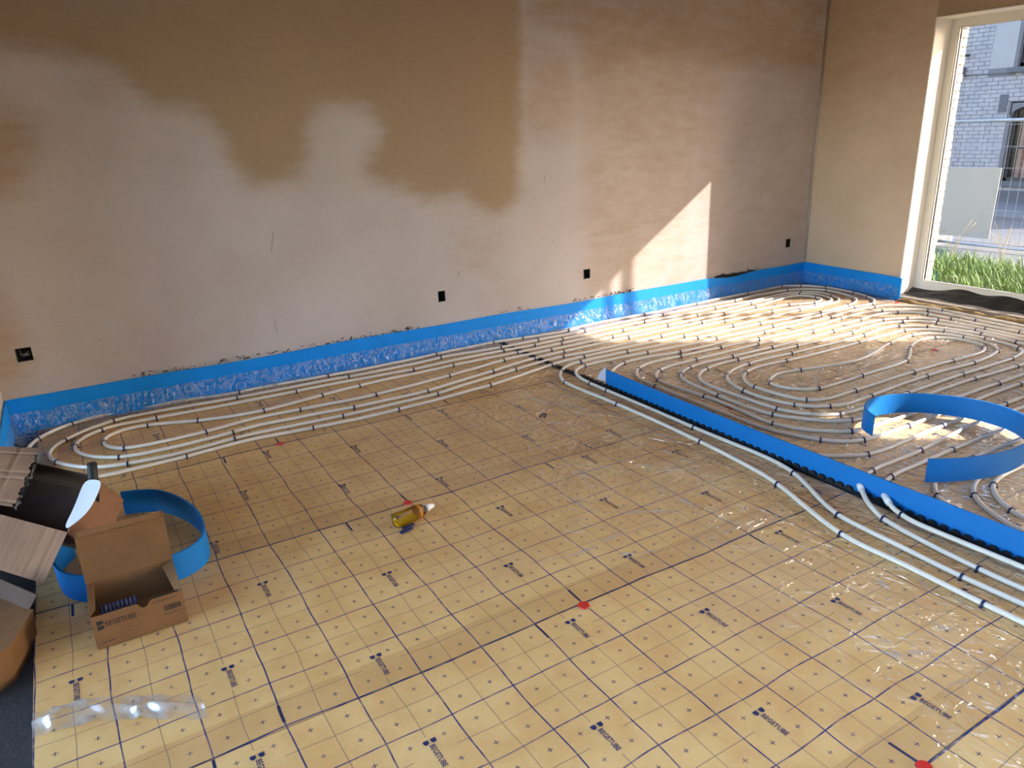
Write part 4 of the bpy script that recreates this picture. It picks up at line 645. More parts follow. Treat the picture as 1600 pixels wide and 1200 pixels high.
m.add(vs, fs); m.build('foam_board', M['foam'], jt)
m = MB(); vs = []
m.slab([(2.7005, 3.413, 0.035), (2.7005, 3.50, 0.030), (2.705, 3.475, 0.075), (2.708, 3.425, 0.128), (2.703, 3.413, 0.11)], 0.0015)
o = m.build('film_corner', M['paper'], jt); o['label'] = 'pale torn film corner at the end of the board'
runs = []
for i, p in enumerate(TRACK['c2']):
    if 2.668 < p.x < 2.728 and 1.4 < p.y < 1.85:
        if runs and runs[-1][0] == i - 1: runs[-1][0] = i; runs[-1][1].append(p)
        else: runs.append([i, [p]])
for i, run in runs:
    a_, b_ = TRACK['c2'][max(0, i - len(run))], TRACK['c2'][min(i + 1, len(TRACK['c2']) - 1)]
    o = MB().tube([a_] + run + [b_] if len(run) < 3 else run, 0.0138, 12).build('pipe_sleeve', M['whitecap'], jt, True); o['label'] = 'pale sleeve round the pipe'

# ------------------------------------------------------------------ blue edge strips with clear film skirts
def edge_strip(name, label, P, h_fn, skirt=True, reach=0.15):
    """P: foot line of the strip on the floor; offset to the room side is to the right of the running direction"""
    Q = spline([(a, b, 0) for a, b in P], 0.05); n_ = len(Q)
    root = empty(name, tuple(Q[0])); tag(root, label, 'edge strip', 'blue edge strips')
    nor = []
    for i in range(n_):
        t = (Q[min(i + 1, n_ - 1)] - Q[max(i - 1, 0)]).normalized(); nor.append(Vector((t.y, -t.x, 0)))
    m = MB(); vs = []; fs = []; L = 0.0
    for i in range(n_):
        q, nn = Q[i], nor[i]; zt = h_fn(i / (n_ - 1), q); b0 = 0.0042; b1 = 0.0125
        vs += [q + nn * b1 + Vector((0, 0, -0.02)), q + nn * (b1 + 0.002 * math.sin(i * .35)) + Vector((0, 0, zt * 0.5)), q + nn * b1 + Vector((0, 0, zt)), q + nn * b0 + Vector((0, 0, zt)), q + nn * b0 + Vector((0, 0, -0.02))]
    for i in range(n_ - 1):
        for k in range(5): fs.append((i * 5 + k, (i + 1) * 5 + k, (i + 1) * 5 + (k + 1) % 5, i * 5 + (k + 1) % 5))
    fs += [(0, 1, 2, 3, 4), tuple((n_ - 1) * 5 + k for k in (4, 3, 2, 1, 0))]
    m.add(vs, fs); m.build('foam', M['foam_bright'], root)
    if skirt:
        prof = [(0.0145, 0.118), (0.017, 0.098), (0.021, 0.074), (0.027, 0.050), (0.040, 0.029), (0.058, 0.015), (0.082, 0.008), (0.112, 0.0055), (reach, 0.0045)]
        F = spline([(a, b, 0) for a, b in P], 0.016); nF = len(F); m = MB(); vs = []; fs = []; K = len(prof)
        ph = rng.uniform(0, 6)
        for i in range(nF):
            t = (F[min(i + 1, nF - 1)] - F[max(i - 1, 0)]).normalized(); nn = Vector((t.y, -t.x, 0)); s_ = i * 0.016
            for k, (d, z) in enumerate(prof):
                wv = (0.0045 * math.sin(s_ * 42 + k * 1.1 + ph + 2 * math.sin(s_ * 7)) + 0.004 * math.sin(s_ * 95 - k * 0.8)) * math.sin(math.pi * (k + 0.4) / K)
                wide = 1.0 + 0.22 * math.sin(s_ * 5.3 + ph) + 0.1 * math.sin(s_ * 13.1)
                p = F[i] + nn * max(0.0138, d * (1 + (wide - 1) * k / K) + wv * 0.8)
                zz = z + max(-0.003, wv)
                p.z = zz + float(H(p.x, p.y)) * (k / K); vs.append(p)
        for i in range(nF - 1):
            for k in range(K - 1): fs.append((i * K + k, (i + 1) * K + k, (i + 1) * K + k + 1, i * K + k + 1))
        m.add(vs, fs); o = m.build('film_skirt', M['skirt'], root, True); o['label'] = 'clear wrinkled plastic skirt of the strip'
    return root
def hback(u, q):
    x = q.x
    return 0.203 - 0.030 * math.exp(-((x - 5.22) / 0.22) ** 2) - 0.004 * math.sin(x * 2.2) + 0.003 * math.sin(x * 5.1)
edge_strip('edge_strip', 'long blue foam edge strip with clear film along the back wall', [(-0.44, YW), (1.0, YW), (2.5, YW), (4.0, YW), (5.0, YW), (5.6, YW - 0.004), (6.225, YW)], hback)
edge_strip('edge_strip', 'short blue foam edge strip in the right corner, ending at the glazed door', [(XW, YW - 0.01), (XW, 4.4), (XW, 4.0), (XW - 0.004, 3.82), (XW - 0.03, 3.70)], lambda u, q: 0.203 - 0.012 * u)
edge_strip('edge_strip', 'blue foam edge strip on the left wall stub behind the carton', [(XL, 4.02), (XL, 4.3), (XL, 4.74)], lambda u, q: 0.204)

def coil(name, label, P, z0, h, mat, taper=0.0):
    Q = spline([(a, b, 0) for a, b in P], 0.02); n_ = len(Q); m = MB(); vs = []; fs = []
    for i in range(n_):
        t = (Q[min(i + 1, n_ - 1)] - Q[max(i - 1, 0)]).normalized(); nn = Vector((t.y, -t.x, 0)); q = Q[i]
        lean = 0.004 * math.sin(i * 0.07)
        zb = z0 + 0.002 * math.sin(i * 0.13)
        vs += [q + nn * 0.004 + Vector((0, 0, zb)), q + nn * (0.004 + lean) + Vector((0, 0, zb + h)), q + nn * (-0.004 + lean) + Vector((0, 0, zb + h)), q - nn * 0.004 + Vector((0, 0, zb))]
    for i in range(n_ - 1):
        for k in range(4): fs.append((i * 4 + k, (i + 1) * 4 + k, (i + 1) * 4 + (k + 1) % 4, i * 4 + (k + 1) % 4))
    fs += [(0, 1, 2, 3), tuple((n_ - 1) * 4 + k for k in (3, 2, 1, 0))]
    o = m.add(vs, fs).build(name, mat); tag(o, label, 'foam strip', 'curled offcuts of blue foam strip'); return o
coil('curled_foam_strip', 'curled blue foam strip standing on the pipes of the right spiral', [(3.262, 1.990), (3.30, 2.062), (3.375, 2.118), (3.475, 2.142), (3.60, 2.122), (3.73, 2.055), (3.83, 1.93), (3.875, 1.79), (3.86, 1.65), (3.79, 1.535), (3.66, 1.452), (3.50, 1.415), (3.34, 1.415), (3.19, 1.450), (3.07, 1.500), (2.985, 1.552)], 0.0225, 0.108, M['foam'])
coil('curled_foam_strip', 'curled blue foam strip around the small open box on the left', [(0.000, 3.322), (0.060, 3.300), (0.135, 3.250), (0.205, 3.130), (0.248, 2.990), (0.258, 2.860), (0.240, 2.745), (0.190, 2.675), (0.100, 2.640), (-0.03, 2.635), (-0.15, 2.665), (-0.222, 2.740), (-0.254, 2.860), (-0.250, 2.960), (-0.20, 3.06)], 0.004, 0.108, M['foam'])

# raised folds of the clear film on the sheets
FOLDS = [
[(2.161,3.644),(2.218,3.497),(2.294,3.322),(2.360,3.177),(2.410,3.078),(2.464,2.947),(2.519,2.877)],
[(2.290,2.611),(2.316,2.556),(2.334,2.471),(2.371,2.398)],
[(2.095,2.572),(2.092,2.496),(2.124,2.429),(2.186,2.375),(2.253,2.316)],
[(2.145,2.329),(2.247,2.278),(2.354,2.182)],
[(2.029,2.241),(2.046,2.117),(2.057,2.020),(2.091,1.971)],
[(1.772,2.108),(1.862,2.062),(1.931,2.012),(1.992,1.981)],
[(2.413,2.703),(2.464,2.613),(2.503,2.572)],
[(2.283,2.371),(2.394,2.292)],
[(1.269,2.007),(1.424,1.968),(1.623,1.986),(1.703,1.975),(1.823,1.969)],
[(1.543,1.887),(1.629,1.841),(1.708,1.814)],
[(2.438,3.735),(2.418,3.575),(2.413,3.391),(2.415,3.300)],
[(2.133,3.715),(2.186,3.559),(2.252,3.344),(2.358,3.182)],
[(1.867,1.011),(1.878,0.977),(1.879,0.943)],
[(1.895,1.009),(1.897,0.964),(1.906,0.925)],
[(1.921,0.974),(1.954,0.944),(1.991,0.932)],
[(2.202,1.249),(2.181,1.217),(2.179,1.187)],
[(2.310,1.164),(2.290,1.132),(2.276,1.113)],
[(2.118,1.012),(2.129,0.962),(2.153,0.941)],
[(2.236,1.070),(2.240,1.051),(2.236,1.028)],
[(2.317,1.047),(2.291,0.991),(2.295,0.963),(2.290,0.931)],
[(1.914,1.068),(1.917,1.044),(1.920,1.019)],
[(1.885,0.828),(1.920,0.817),(1.958,0.807)],
[(0.054,3.672),(0.181,3.675),(0.306,3.793),(0.380,3.817)],
[(2.251,1.484),(2.218,1.426),(2.186,1.383)],
[(2.411,1.488),(2.373,1.421),(2.377,1.397)],
[(2.411,1.374),(2.394,1.331),(2.364,1.287)],
[(2.413,1.305),(2.391,1.243),(2.370,1.195)],
[(2.528,1.513),(2.512,1.448),(2.477,1.385)],
]
SH = {o.name: o for o in bpy.data.objects if o.name.startswith('insulation_sheet')}
def sheet_at(y):
    for si, s in enumerate(SHEETS):
        if y > s[0] - 1.0: return SH['insulation_sheet' + ('' if si == 0 else '.%03d' % si)]
for F in FOLDS:
    Q = spline([(a, b, 0) for a, b in F], 0.02); n_ = len(Q); vs = []; fs = []; wd0 = rng.uniform(0.004, 0.009); hh = rng.uniform(0.004, 0.008)
    for i, q in enumerate(Q):
        t = (Q[min(i + 1, n_ - 1)] - Q[max(i - 1, 0)]).normalized(); nn = Vector((t.y, -t.x, 0)); k = math.sin(math.pi * (i + 0.3) / (n_ - 0.4)); k = max(0.08, k) * (0.7 + 0.4 * math.sin(i * 0.8))
        z = float(H(q.x, q.y)) + 0.0022
        vs += [q + nn * (wd0 * (0.3 + k)) + Vector((0, 0, z)), q + nn * (wd0 * 0.2 * math.sin(i)) + Vector((0, 0, z + hh * k)), q - nn * (wd0 * (0.3 + k)) + Vector((0, 0, z))]
    for i in range(n_ - 1):
        for k in range(2): fs.append((i * 3 + k, (i + 1) * 3 + k, (i + 1) * 3 + k + 1, i * 3 + k + 1))
    MB().add(vs, fs).build('film_fold', M['fold'], sheet_at(sum(b for a, b in F) / len(F)), True)
bins = {}
for k in ('c2', 'c3', 'c5', 'c4'):
    P = TRACK[k]
    for i in range(2, len(P) - 2):
        p = P[i]
        if not (2.86 < p.x < 6.0 and 1.2 < p.y < 3.75): continue
        dens = 0.55 if p.x < 3.35 else (0.42 if p.y < 2.4 or p.x > 4.8 else 0.22)
        for sg in (-1, 1):
            if rng.rand() > dens: continue
            t = (P[i + 1] - P[i - 1]).normalized(); nn = Vector((t.y, -t.x, 0)) * sg
            a = rng.normal(0, 0.35); d = Vector((nn.x * math.cos(a) - nn.y * math.sin(a), nn.x * math.sin(a) + nn.y * math.cos(a), 0)); s_ = Vector((-d.y, d.x, 0))
            q0 = p + d * rng.uniform(0.013, 0.022); L = rng.uniform(0.022, 0.058); wd = rng.uniform(0.003, 0.0065); hh = rng.uniform(0.004, 0.008)
            si = next((j for j, s in enumerate(SHEETS) if q0.y > s[0] - 1.0), 0)
            m = bins.setdefault(si, MB())
            z = float(H(q0.x, q0.y)) + 0.0016; q0.z = z; q1 = q0 + d * L
            mid = q0 + d * (L * 0.4) + s_ * rng.normal(0, 0.004)
            m.add([q0, mid + s_ * wd, mid + Vector((0, 0, hh)), mid - s_ * wd, q1], [(0, 1, 2), (0, 2, 3), (1, 4, 2), (2, 4, 3)])
for si, m in bins.items():
    o = m.build('film_glint', M['glint_pucker'], SH['insulation_sheet' + ('' if si == 0 else '.%03d' % si)], False); o['kind'] = 'stuff'; o['label'] = 'small puckers of clear film along the pipes, whitened to paint glints'
def scrap(u, v):
    x = -0.335 + u * 0.42; yc = 2.105 - 0.02 * math.sin(u * 3) - 0.30 * max(0, u - 0.3) ** 1.3
    d = (v - 0.5) * 0.11
    z = 0.004 + 0.020 * math.exp(-(d / 0.018) ** 2) * (0.7 + 0.3 * math.sin(u * 19)) + 0.012 * math.exp(-((u - 0.12) / 0.03) ** 2) * (v < 0.5) + 0.012 * math.exp(-((u - 0.62) / 0.03) ** 2) * (v < 0.45) + 0.002 * math.sin(u * 40 + v * 9)
    return (x, yc + d, z)
o = MB().grid(scrap, 70, 26).build('film_crumple', M['fold'], SH['insulation_sheet.002'], True); o['label'] = 'crumpled whitish clear film at the left edge of the sheet'

# ------------------------------------------------------------------ small printed box with raised lid
bx0, bx1, by0, by1, bh = -0.158, 0.109, 2.368, 2.590, 0.118
bz = 0.004
box = empty('open_clip_box', (-0.024, 2.48, bz)); tag(box, 'small open brown carton with black lettering and raised lid', 'box')
th_ = 0.004
m = MB(); m.box(bx0, by0, bz, bx1, by1, bz + th_)
fr = [(bx0, by0, bz)] + [(bx1, by0, bz), (bx1, by0, bz + bh), (0.020, by0, bz + bh), (0.012, by0, bz + bh - 0.004)]
fr += [(-0.006 + 0.016 * math.cos(a), by0, bz + bh - 0.004 - 0.016 * math.sin(a)) for a in np.linspace(0.0, math.pi, 8)]
fr += [(-0.030, by0, bz + bh), (bx0, by0, bz + bh)]
m.slab(fr, th_)
m.build('body', M['card2'], box)
m = MB(); m.box(bx0 - 0.001, by1 - th_, bz, bx1 + 0.001, by1, bz + bh); m.box(bx0 - 0.001, by0, bz, bx0 + th_, by1, bz + bh); m.box(bx1 - th_, by0, bz, bx1 + 0.001, by1, bz + bh); m.build('side_wall', M['card2'], box)
zt = bz + bh
LT = [(bx0 - 0.004, by1 + 0.034, zt + 0.180), (bx1 + 0.004, by1 + 0.034, zt + 0.180), (bx1 + 0.003, by1, zt), (bx0 - 0.003, by1, zt)]
MB().slab(LT, th_).build('lid', M['card2'], box)
MB().slab([(bx0 + 0.004, by1 + 0.030, zt + 0.183), (bx1 - 0.004, by1 + 0.030, zt + 0.183), (bx1 - 0.008, by1 + 0.020, zt + 0.166), (bx0 + 0.008, by1 + 0.020, zt + 0.166)], 0.003).build('lid_tuck', M['card2'], box)
MB().slab([(bx0 - 0.001, by0 + 0.004, zt + 0.001), (bx0 - 0.001, by1 - 0.004, zt + 0.001), (bx0 + 0.022, by1 - 0.012, zt - 0.006), (bx0 + 0.016, by0 + 0.045, zt - 0.004)], 0.003).build('side_flap', M['card2'], box)
MB().slab([(bx1 + 0.001, by1 - 0.004, zt + 0.001), (bx1 + 0.001, by0 + 0.010, zt + 0.001), (bx1 - 0.020, by0 + 0.030, zt - 0.008), (bx1 - 0.034, by1 - 0.012, zt - 0.012)], 0.003).build('side_flap', M['card2'], box)
yf = by0 - th_ / 2 - 0.0006
def on_front(V2, F2, x, z, name, sc=1.0, lab=None):
    me = MB(); me.v = [(float(x + a * sc), yf, float(z + b * sc)) for a, b in V2]; me.f = [tuple(f) for f in F2]
    o = me.build(name, M['ink'], box)
    if lab: o['label'] = lab
tv, tf = text_mesh('BEGETUBE', 0.089, 0.012); on_front(tv * np.array([1, 1.35]), tf, bx0 + 0.036, bz + 0.074, 'printed_name', 1.0, 'black printed name BEGETUBE')
for zz in (0.0, 0.0185):
    P = dshape(0, zz, 0.020, 0.0145); on_front(np.array(P), [tuple(range(len(P)))], bx0 + 0.012, bz + 0.067, 'printed_emblem')
tv, tf = text_mesh('www.begetube.com', 0.076, 0.004); on_front(tv, tf, bx0 + 0.172, bz + 0.100, 'printed_address', 1.0, 'black printed web address')
m = MB(); x = bx0 + 0.206; rb = random.Random(3)
while x < bx0 + 0.256:
    wd = rb.choice((0.0010, 0.0010, 0.0018, 0.0026)); m.add([(x, yf, bz + 0.062), (x + wd, yf, bz + 0.062), (x + wd, yf, bz + 0.082), (x, yf, bz + 0.082)], [(0, 1, 2, 3)]); x += wd + rb.choice((0.0009, 0.0013, 0.0019))
m.build('printed_barcode', M['ink'], box)
m = MB()
for (xa, xb, zz, hz, st) in ((bx0 + 0.018, bx0 + 0.052, 0.018, 0.0055, 0.0036), (bx0 + 0.204, bx0 + 0.258, 0.049, 0.0045, 0.0035)):
    x = xa
    while x < xb:
        if rb.random() > 0.12: m.add([(x, yf, bz + zz), (x + st * 0.62, yf, bz + zz), (x + st * 0.62, yf, bz + zz + hz * rb.uniform(.7, 1)), (x, yf, bz + zz + hz * rb.uniform(.7, 1))], [(0, 1, 2, 3)])
        x += st
m.build('printed_small_line', M['ink'], box)
st = empty('clip_stack', (-0.065, 2.44, bz + th_)); tag(st, 'stack of dark blue clips inside the small open box', 'clips')
for k in range(9):
    m = MB(); x = -0.128 + k * 0.0125
    m.tube(spline([(x, 2.435, bz + 0.010), (x, 2.439, bz + 0.075), (x + 0.001, 2.452, bz + 0.098), (x, 2.465, bz + 0.075), (x, 2.467, bz + 0.010)], 0.012), 0.0048, 6); m.build('clip', M['clip'], st, True)

# ------------------------------------------------------------------ large open carton leaning on a flat one, left edge
nR = Vector((-0.186, 2.749, 0.250)); fR = Vector((-0.083, 2.917, 0.375)); u_ = Vector((-0.57235, 0.82001, 0)); v_ = fR - nR; n_ = Vector((-0.46665, -0.32572, 0.82228))
LL, DD = 0.80, 0.185
nL, fL = nR + u_ * LL, fR + u_ * LL
d_ = n_ * -DD
ct = empty('open_carton', tuple((nR + fL) / 2 + d_)); tag(ct, 'large open brown carton with torn flaps at the left edge', 'carton')
c = 0.005
MB().slab([nR, fR, fR + d_, nR + d_], c).build('side_panel', M['card'], ct)
MB().slab([nL, fL, fL + d_, nL + d_], c).build('side_panel', M['card'], ct)
MB().slab([fR, fL, fL + d_, fR + d_], c).build('back_panel', M['card_shade'], ct)
MB().slab([nR, nL, nL + d_, nR + d_], c).build('front_panel', M['card'], ct)
MB().slab([nR + d_, nL + d_, fL + d_, fR + d_], c).build('bottom_panel', M['card_shade'], ct)
# front flap hanging outwards, with pressed corrugation lines
fB1 = Vector((-0.280, 2.648, 0.138)); fB0 = fB1 + u_ * LL
A, B = nR + Vector((0.002, -0.002, 0.004)), nL + Vector((0.002, -0.002, 0.004))
fn = (B - A).cross(fB1 - A).normalized()
if fn.y > 0: fn = -fn
def flapfn(uu, vv):
    p = A.lerp(B, uu).lerp(fB1.lerp(fB0, uu), vv)
    g = sum(math.exp(-((uu - a) / 0.012) ** 2) * s for a, s in ((0.06, 1.0), (0.13, 0.7), (0.27, 0.5), (0.45, 0.8), (0.62, 0.5), (0.8, 0.7)))
    return p - fn * (0.0035 * g) + fn * 0.0004 * math.sin(uu * 170)
MB().grid(flapfn, 120, 6).build('front_flap', M['card'], ct)
# left flap lifted over the opening, torn edge
T1, T2 = Vector((-0.232, 3.176, 0.430)), Vector((-0.312, 2.719, 0.405)); T0 = fL + Vector((0.004, 0, 0.006)); T3 = nL + Vector((0.004, 0, 0.006))
def leftflap(uu, vv):
    p = T0.lerp(T1, uu).lerp(T3.lerp(T2, uu), vv)
    if uu > 0.999: p = p + (T1 - T0).normalized() * (0.006 * math.sin(vv * 31) + 0.004 * math.sin(vv * 77))
    g = sum(math.exp(-((vv - a) / 0.015) ** 2) for a in (0.12, 0.46, 0.56, 0.93)) + math.exp(-((uu - 0.80) / 0.02) ** 2)
    p.z += -0.004 * g + 0.002 * math.sin(vv * 6)
    return p
MB().grid(leftflap, 24, 60).build('left_flap', M['card'], ct)
def ragged(uu, vv):
    p = T1.lerp(T2, vv); e = (T1 - T0).normalized()
    return p + e * (0.004 + 0.012 * uu * (0.6 + 0.5 * math.sin(vv * 45))) + Vector((0, 0, -0.004 - 0.012 * uu + 0.003 * math.sin(vv * 63)))
MB().grid(ragged, 3, 60).build('tape_edge', M['skirt'], ct)
# leaning pieces: black tube and folded white paper
ta, tb = Vector((-0.068, 2.881, 0.432)), Vector((-0.150, 2.866, 0.245))
tb = nR.lerp(fR, 0.45) + u_ * 0.05 + d_ * 0.80
o = MB().tube([ta, ta.lerp(tb, 0.5), tb], 0.0165, 14); o = o.build('black_tube', M['black'], None, True); tag(o, 'black plastic tube sticking out of the large carton', 'tube')
pp = [[(-0.096, 2.845, 0.386), (-0.068, 2.820, 0.392), (-0.041, 2.794, 0.390)], [(-0.118, 2.835, 0.352), (-0.088, 2.800, 0.352), (-0.064, 2.768, 0.358)], [(-0.138, 2.822, 0.318), (-0.110, 2.785, 0.312), (-0.088, 2.748, 0.326)], [(-0.162, 2.806, 0.285), (-0.140, 2.775, 0.280), (-0.124, 2.745, 0.292)], [(-0.186, 2.785, 0.258), (-0.180, 2.770, 0.256), (-0.176, 2.752, 0.262)]]
m = MB(); m.v = [Vector(p) + Vector((-0.004, -0.006, 0.006)) for r_ in pp for p in r_]; m.f = [(j * 3 + i, j * 3 + i + 1, j * 3 + i + 4, j * 3 + i + 3) for j in range(4) for i in range(2)]
o = m.build('folded_paper', M['paper'], None, False); sm = o.modifiers.new('s', 'SUBSURF'); sm.levels = 2; sm.render_levels = 2; so = o.modifiers.new('t', 'SOLIDIFY'); so.thickness = 0.001
tag(o, 'folded white paper sheet over the edge of the large carton', 'paper')
l1, l2, l0 = Vector((-0.317, 2.567, 0.100)), Vector((-0.373, 2.393, 0.100)), Vector((-0.414, 2.734, 0.100))
low = empty('flat_carton', (-0.6, 2.6, -0.03)); tag(low, 'flattened brown carton on the floor under the large open carton', 'carton')
poly = [l1, l2, Vector((-0.44, 2.33, 0.1)), Vector((-0.85, 2.45, 0.1)), Vector((-0.85, 3.15, 0.1)), Vector((-0.66, 3.13, 0.1))]
m = MB(); k = len(poly)
m.add([p for p in poly] + [(p.x * 1.0 - 0.012, p.y + 0.01, -0.03) for p in poly], [tuple(range(k)), tuple(reversed(range(k, 2 * k)))] + [(i, i + k, (i + 1) % k + k, (i + 1) % k) for i in range(k)])
m.build('body', M['card2'], low)
MB().slab([(-0.327, 2.572, 0.100), (-0.43, 2.735, 0.100), (-0.40, 2.705, 0.172), (-0.292, 2.532, 0.166)], 0.004).build('raised_flap', M['card_shade'], low)

# ------------------------------------------------------------------ bottle of yellow liquid lying on the sheet
ba, bb = Vector((0.931, 2.539, 0.0)), Vector((1.122, 2.572, 0.0)); ax_ = (bb - ba).normalized(); sx_ = Vector((-ax_.y, ax_.x, 0))
RB = 0.0315; zc = RB + 0.0035
bt = empty('soap_bottle', (ba.x, ba.y, 0.003)); tag(bt, 'clear plastic bottle with yellow liquid lying on the sheet', 'bottle')
def lathe(prof, n_, clampz=None):
    vs = []; fs = []
    for (d, r_) in prof:
        for k in range(n_):
            a = 2 * math.pi * k / n_; p = ba + ax_ * d + sx_ * (r_ * math.cos(a)) + Vector((0, 0, zc + r_ * math.sin(a)))
            if clampz is not None: p.z = min(p.z, clampz)
            vs.append(p)
    K = len(prof)
    for i in range(K - 1):
        for k in range(n_): fs.append((i * n_ + k, i * n_ + (k + 1) % n_, (i + 1) * n_ + (k + 1) % n_, (i + 1) * n_ + k))
    fs += [tuple(reversed(range(n_))), tuple(range((K - 1) * n_, K * n_))]
    return MB().add(vs, fs)
lathe([(0.006, 0.020), (0.0, 0.024), (0.002, 0.029), (0.008, RB), (0.035, RB), (0.05, RB * 0.985), (0.078, RB * 0.985), (0.09, RB), (0.112, RB), (0.124, RB * 0.94), (0.134, RB * 0.78), (0.142, RB * 0.55), (0.150, 0.014), (0.158, 0.0135)], 24).build('shell', M['bottle'], bt, True)
lathe([(0.004, 0.024), (0.009, RB - 0.002), (0.112, RB - 0.002), (0.124, RB * 0.90), (0.133, RB * 0.74)], 24, zc - 0.013).build('liquid', M['liquid'], bt)
o = lathe([(0.103, RB + 0.0006), (0.116, RB + 0.0006)], 24).build('label_band', M['orange'], bt, True); o['label'] = 'orange band near the shoulder'
o = lathe([(0.150, 0.0155), (0.168, 0.0155), (0.170, 0.012), (0.186, 0.0105), (0.192, 0.007)], 16).build('cap', M['whitecap'], bt, True); o['label'] = 'white nozzle cap'

# ------------------------------------------------------------------ outdoors beyond the glazed door
g = MB().box(XO, -30, -0.5, 10.9, 40, -0.16).build('ground', M['asphalt']); tag(g, 'grey paved yard outside the glazed door', 'ground', kind='structure')
g = MB().box(10.9, -30, -0.5, 13.6, 40, -0.155).build('street', M['asphalt']); tag(g, 'grey street beyond the fence', 'street', kind='structure')
g = MB().box(13.6, -30, -0.5, 40, 40, -0.11).build('pavement', M['pave']); tag(g, 'pavement at the foot of the white house', 'pavement', kind='structure')
g = MB().box(-20, -40, -0.5, XO, -3.5, -0.16).build('front_yard', M['pave']); tag(g, 'paved front yard behind the viewer', 'ground', kind='structure')
def bank(u, v):
    x = 6.73 + u * 2.5; y = 1.5 + v * 5.5
    return (x, y, -0.05 - 0.11 * u ** 2 + 0.02 * math.sin(x * 5 + y * 3))
o = MB().grid(bank, 20, 40).build('grass_bank', M['soil'], None, True); tag(o, 'earth bank under the grass outside the glazed door', 'ground', kind='structure')
m = MB(); vs = []; fs = []
for i in range(9000):
    x = 6.85 + 2.3 * rng.beta(1.3, 1.3); y = rng.uniform(2.2, 6.6)
    z = -0.06 - 0.11 * ((x - 6.73) / 2.5) ** 2
    hgt = rng.uniform(0.08, 0.24) * (0.7 + 0.5 * math.sin(x * 3.1 + y * 2.3) ** 2); a = rng.uniform(0, 6.28); ln = rng.uniform(0.2, 1.0) * hgt; wd = rng.uniform(0.003, 0.0065)
    dx, dy = math.cos(a), math.sin(a); b = len(vs)
    vs += [(x - dy * wd, y + dx * wd, z), (x + dy * wd, y - dx * wd, z), (x + dx * ln * .35 + dy * wd * .8, y + dy * ln * .35 - dx * wd * .8, z + hgt * .6), (x + dx * ln * .35 - dy * wd * .8, y + dy * ln * .35 + dx * wd * .8, z + hgt * .6), (x + dx * ln, y + dy * ln, z + hgt * 0.95)]
    fs += [(b, b + 1, b + 2, b + 3), (b + 3, b + 2, b + 4)]
o = MB().add(vs, fs).build('grass', M['grass']); tag(o, 'unmown green grass outside the glazed door', 'grass', kind='stuff')
for k, (x, y) in enumerate(((8.9, 4.75), (9.0, 4.25), (8.8, 5.05))):
    m = MB()
    for j in range(7):
        a = rng.uniform(0, 6.28); hh = rng.uniform(0.30, 0.55); l_ = rng.uniform(0.05, 0.22)
        m.tube(spline([(x, y, -0.16), (x + l_ * .3 * math.cos(a), y + l_ * .3 * math.sin(a), -0.16 + hh * .6), (x + l_ * math.cos(a), y + l_ * math.sin(a), -0.16 + hh)], 0.1), 0.003, 4)
    tag(m.build('dry_weed', M['straw'] if k < 2 else M['grass'], None, True), ['dry straw-coloured weed in front of the fence panel', 'dry straw-coloured weed right of the fence panel', 'thin green weed left below the pale board'][k], 'weed')
# mesh fence with a pale board hung on it
XF, ZF = 10.3, 1.45
fc = empty('mesh_fence', (XF, 4.8, -0.16)); tag(fc, 'galvanised wire mesh site fence outside the glazed door', 'fence')
MB().tube([(XF, 2.4, ZF), (XF, 5.80, ZF + 0.002)], 0.021, 10).build('top_tube', M['steel'], fc, True)
MB().tube([(XF, 2.4, -0.10), (XF, 5.80, -0.10)], 0.019, 8).build('bottom_tube', M['steel'], fc, True)
for yy in (2.4, 5.82): MB().tube([(XF, yy, -0.16), (XF, yy, ZF + 0.02)], 0.021, 8).build('post', M['steel'], fc, True)
m = MB()
for yy in np.arange(2.5, 5.8, 0.11): m.tube([(XF, yy, -0.1), (XF, yy, ZF)], 0.0028, 4, False)
for zz in np.arange(0.1, ZF, 0.26): m.tube([(XF + 0.004, 2.4, zz), (XF + 0.004, 5.8, zz)], 0.0028, 4, False)
o = m.build('mesh_wire', M['steel'], fc); o['kind'] = 'stuff'
for yy in (2.4, 5.82): MB().box(XF - 0.35, yy - 0.11, -0.16, XF + 0.35, yy + 0.11, -0.04).build('concrete_foot', M['pave'], fc)
o = MB().slab([(XF - 0.035, 5.742, 0.869), (XF - 0.035, 5.036, 0.884), (XF - 0.035, 5.046, -0.004), (XF - 0.035, 5.761, -0.006)], 0.012).build('pale_board', M['board']); tag(o, 'pale blank board hung on the wire fence outside', 'board')
# white painted brick house across the street
XH = 16.0
hs = empty('white_house', (XH, 8, -0.11)); tag(hs, 'white painted brick house across the street', 'house')
WIN = [(6.60, 7.86, 0.28, 1.50, True), (6.60, 7.90, 2.36, 4.2, False)]
yA, yB, zA, zB = 3.2, 9.08, -0.11, 6.4
m = MB()
ysg = [yA, 6.60, 7.86, 7.90, yB]
m.box(XH, yA, zA, XH + 0.25, 6.60, zB); m.box(XH, 7.90, zA, XH + 0.25, yB, zB); m.box(XH, 6.60, zA, XH + 0.25, 7.90, 0.28); m.box(XH, 6.60, 1.72, XH + 0.25, 7.90, 2.36); m.box(XH, 6.60, 4.2, XH + 0.25, 7.90, zB); m.box(XH, 7.86, 0.28, XH + 0.25, 7.90, 1.72)
m.box(XH + 4, yA, zA, XH + 4.2, yB, zB); m.box(XH, yA, zB, XH + 4.2, yB, zB + 0.2); m.box(XH, yA, zA, XH + 4.2, yA + 0.2, zB); m.box(XH, yB - 0.2, zA, XH + 4.2, yB, zB)
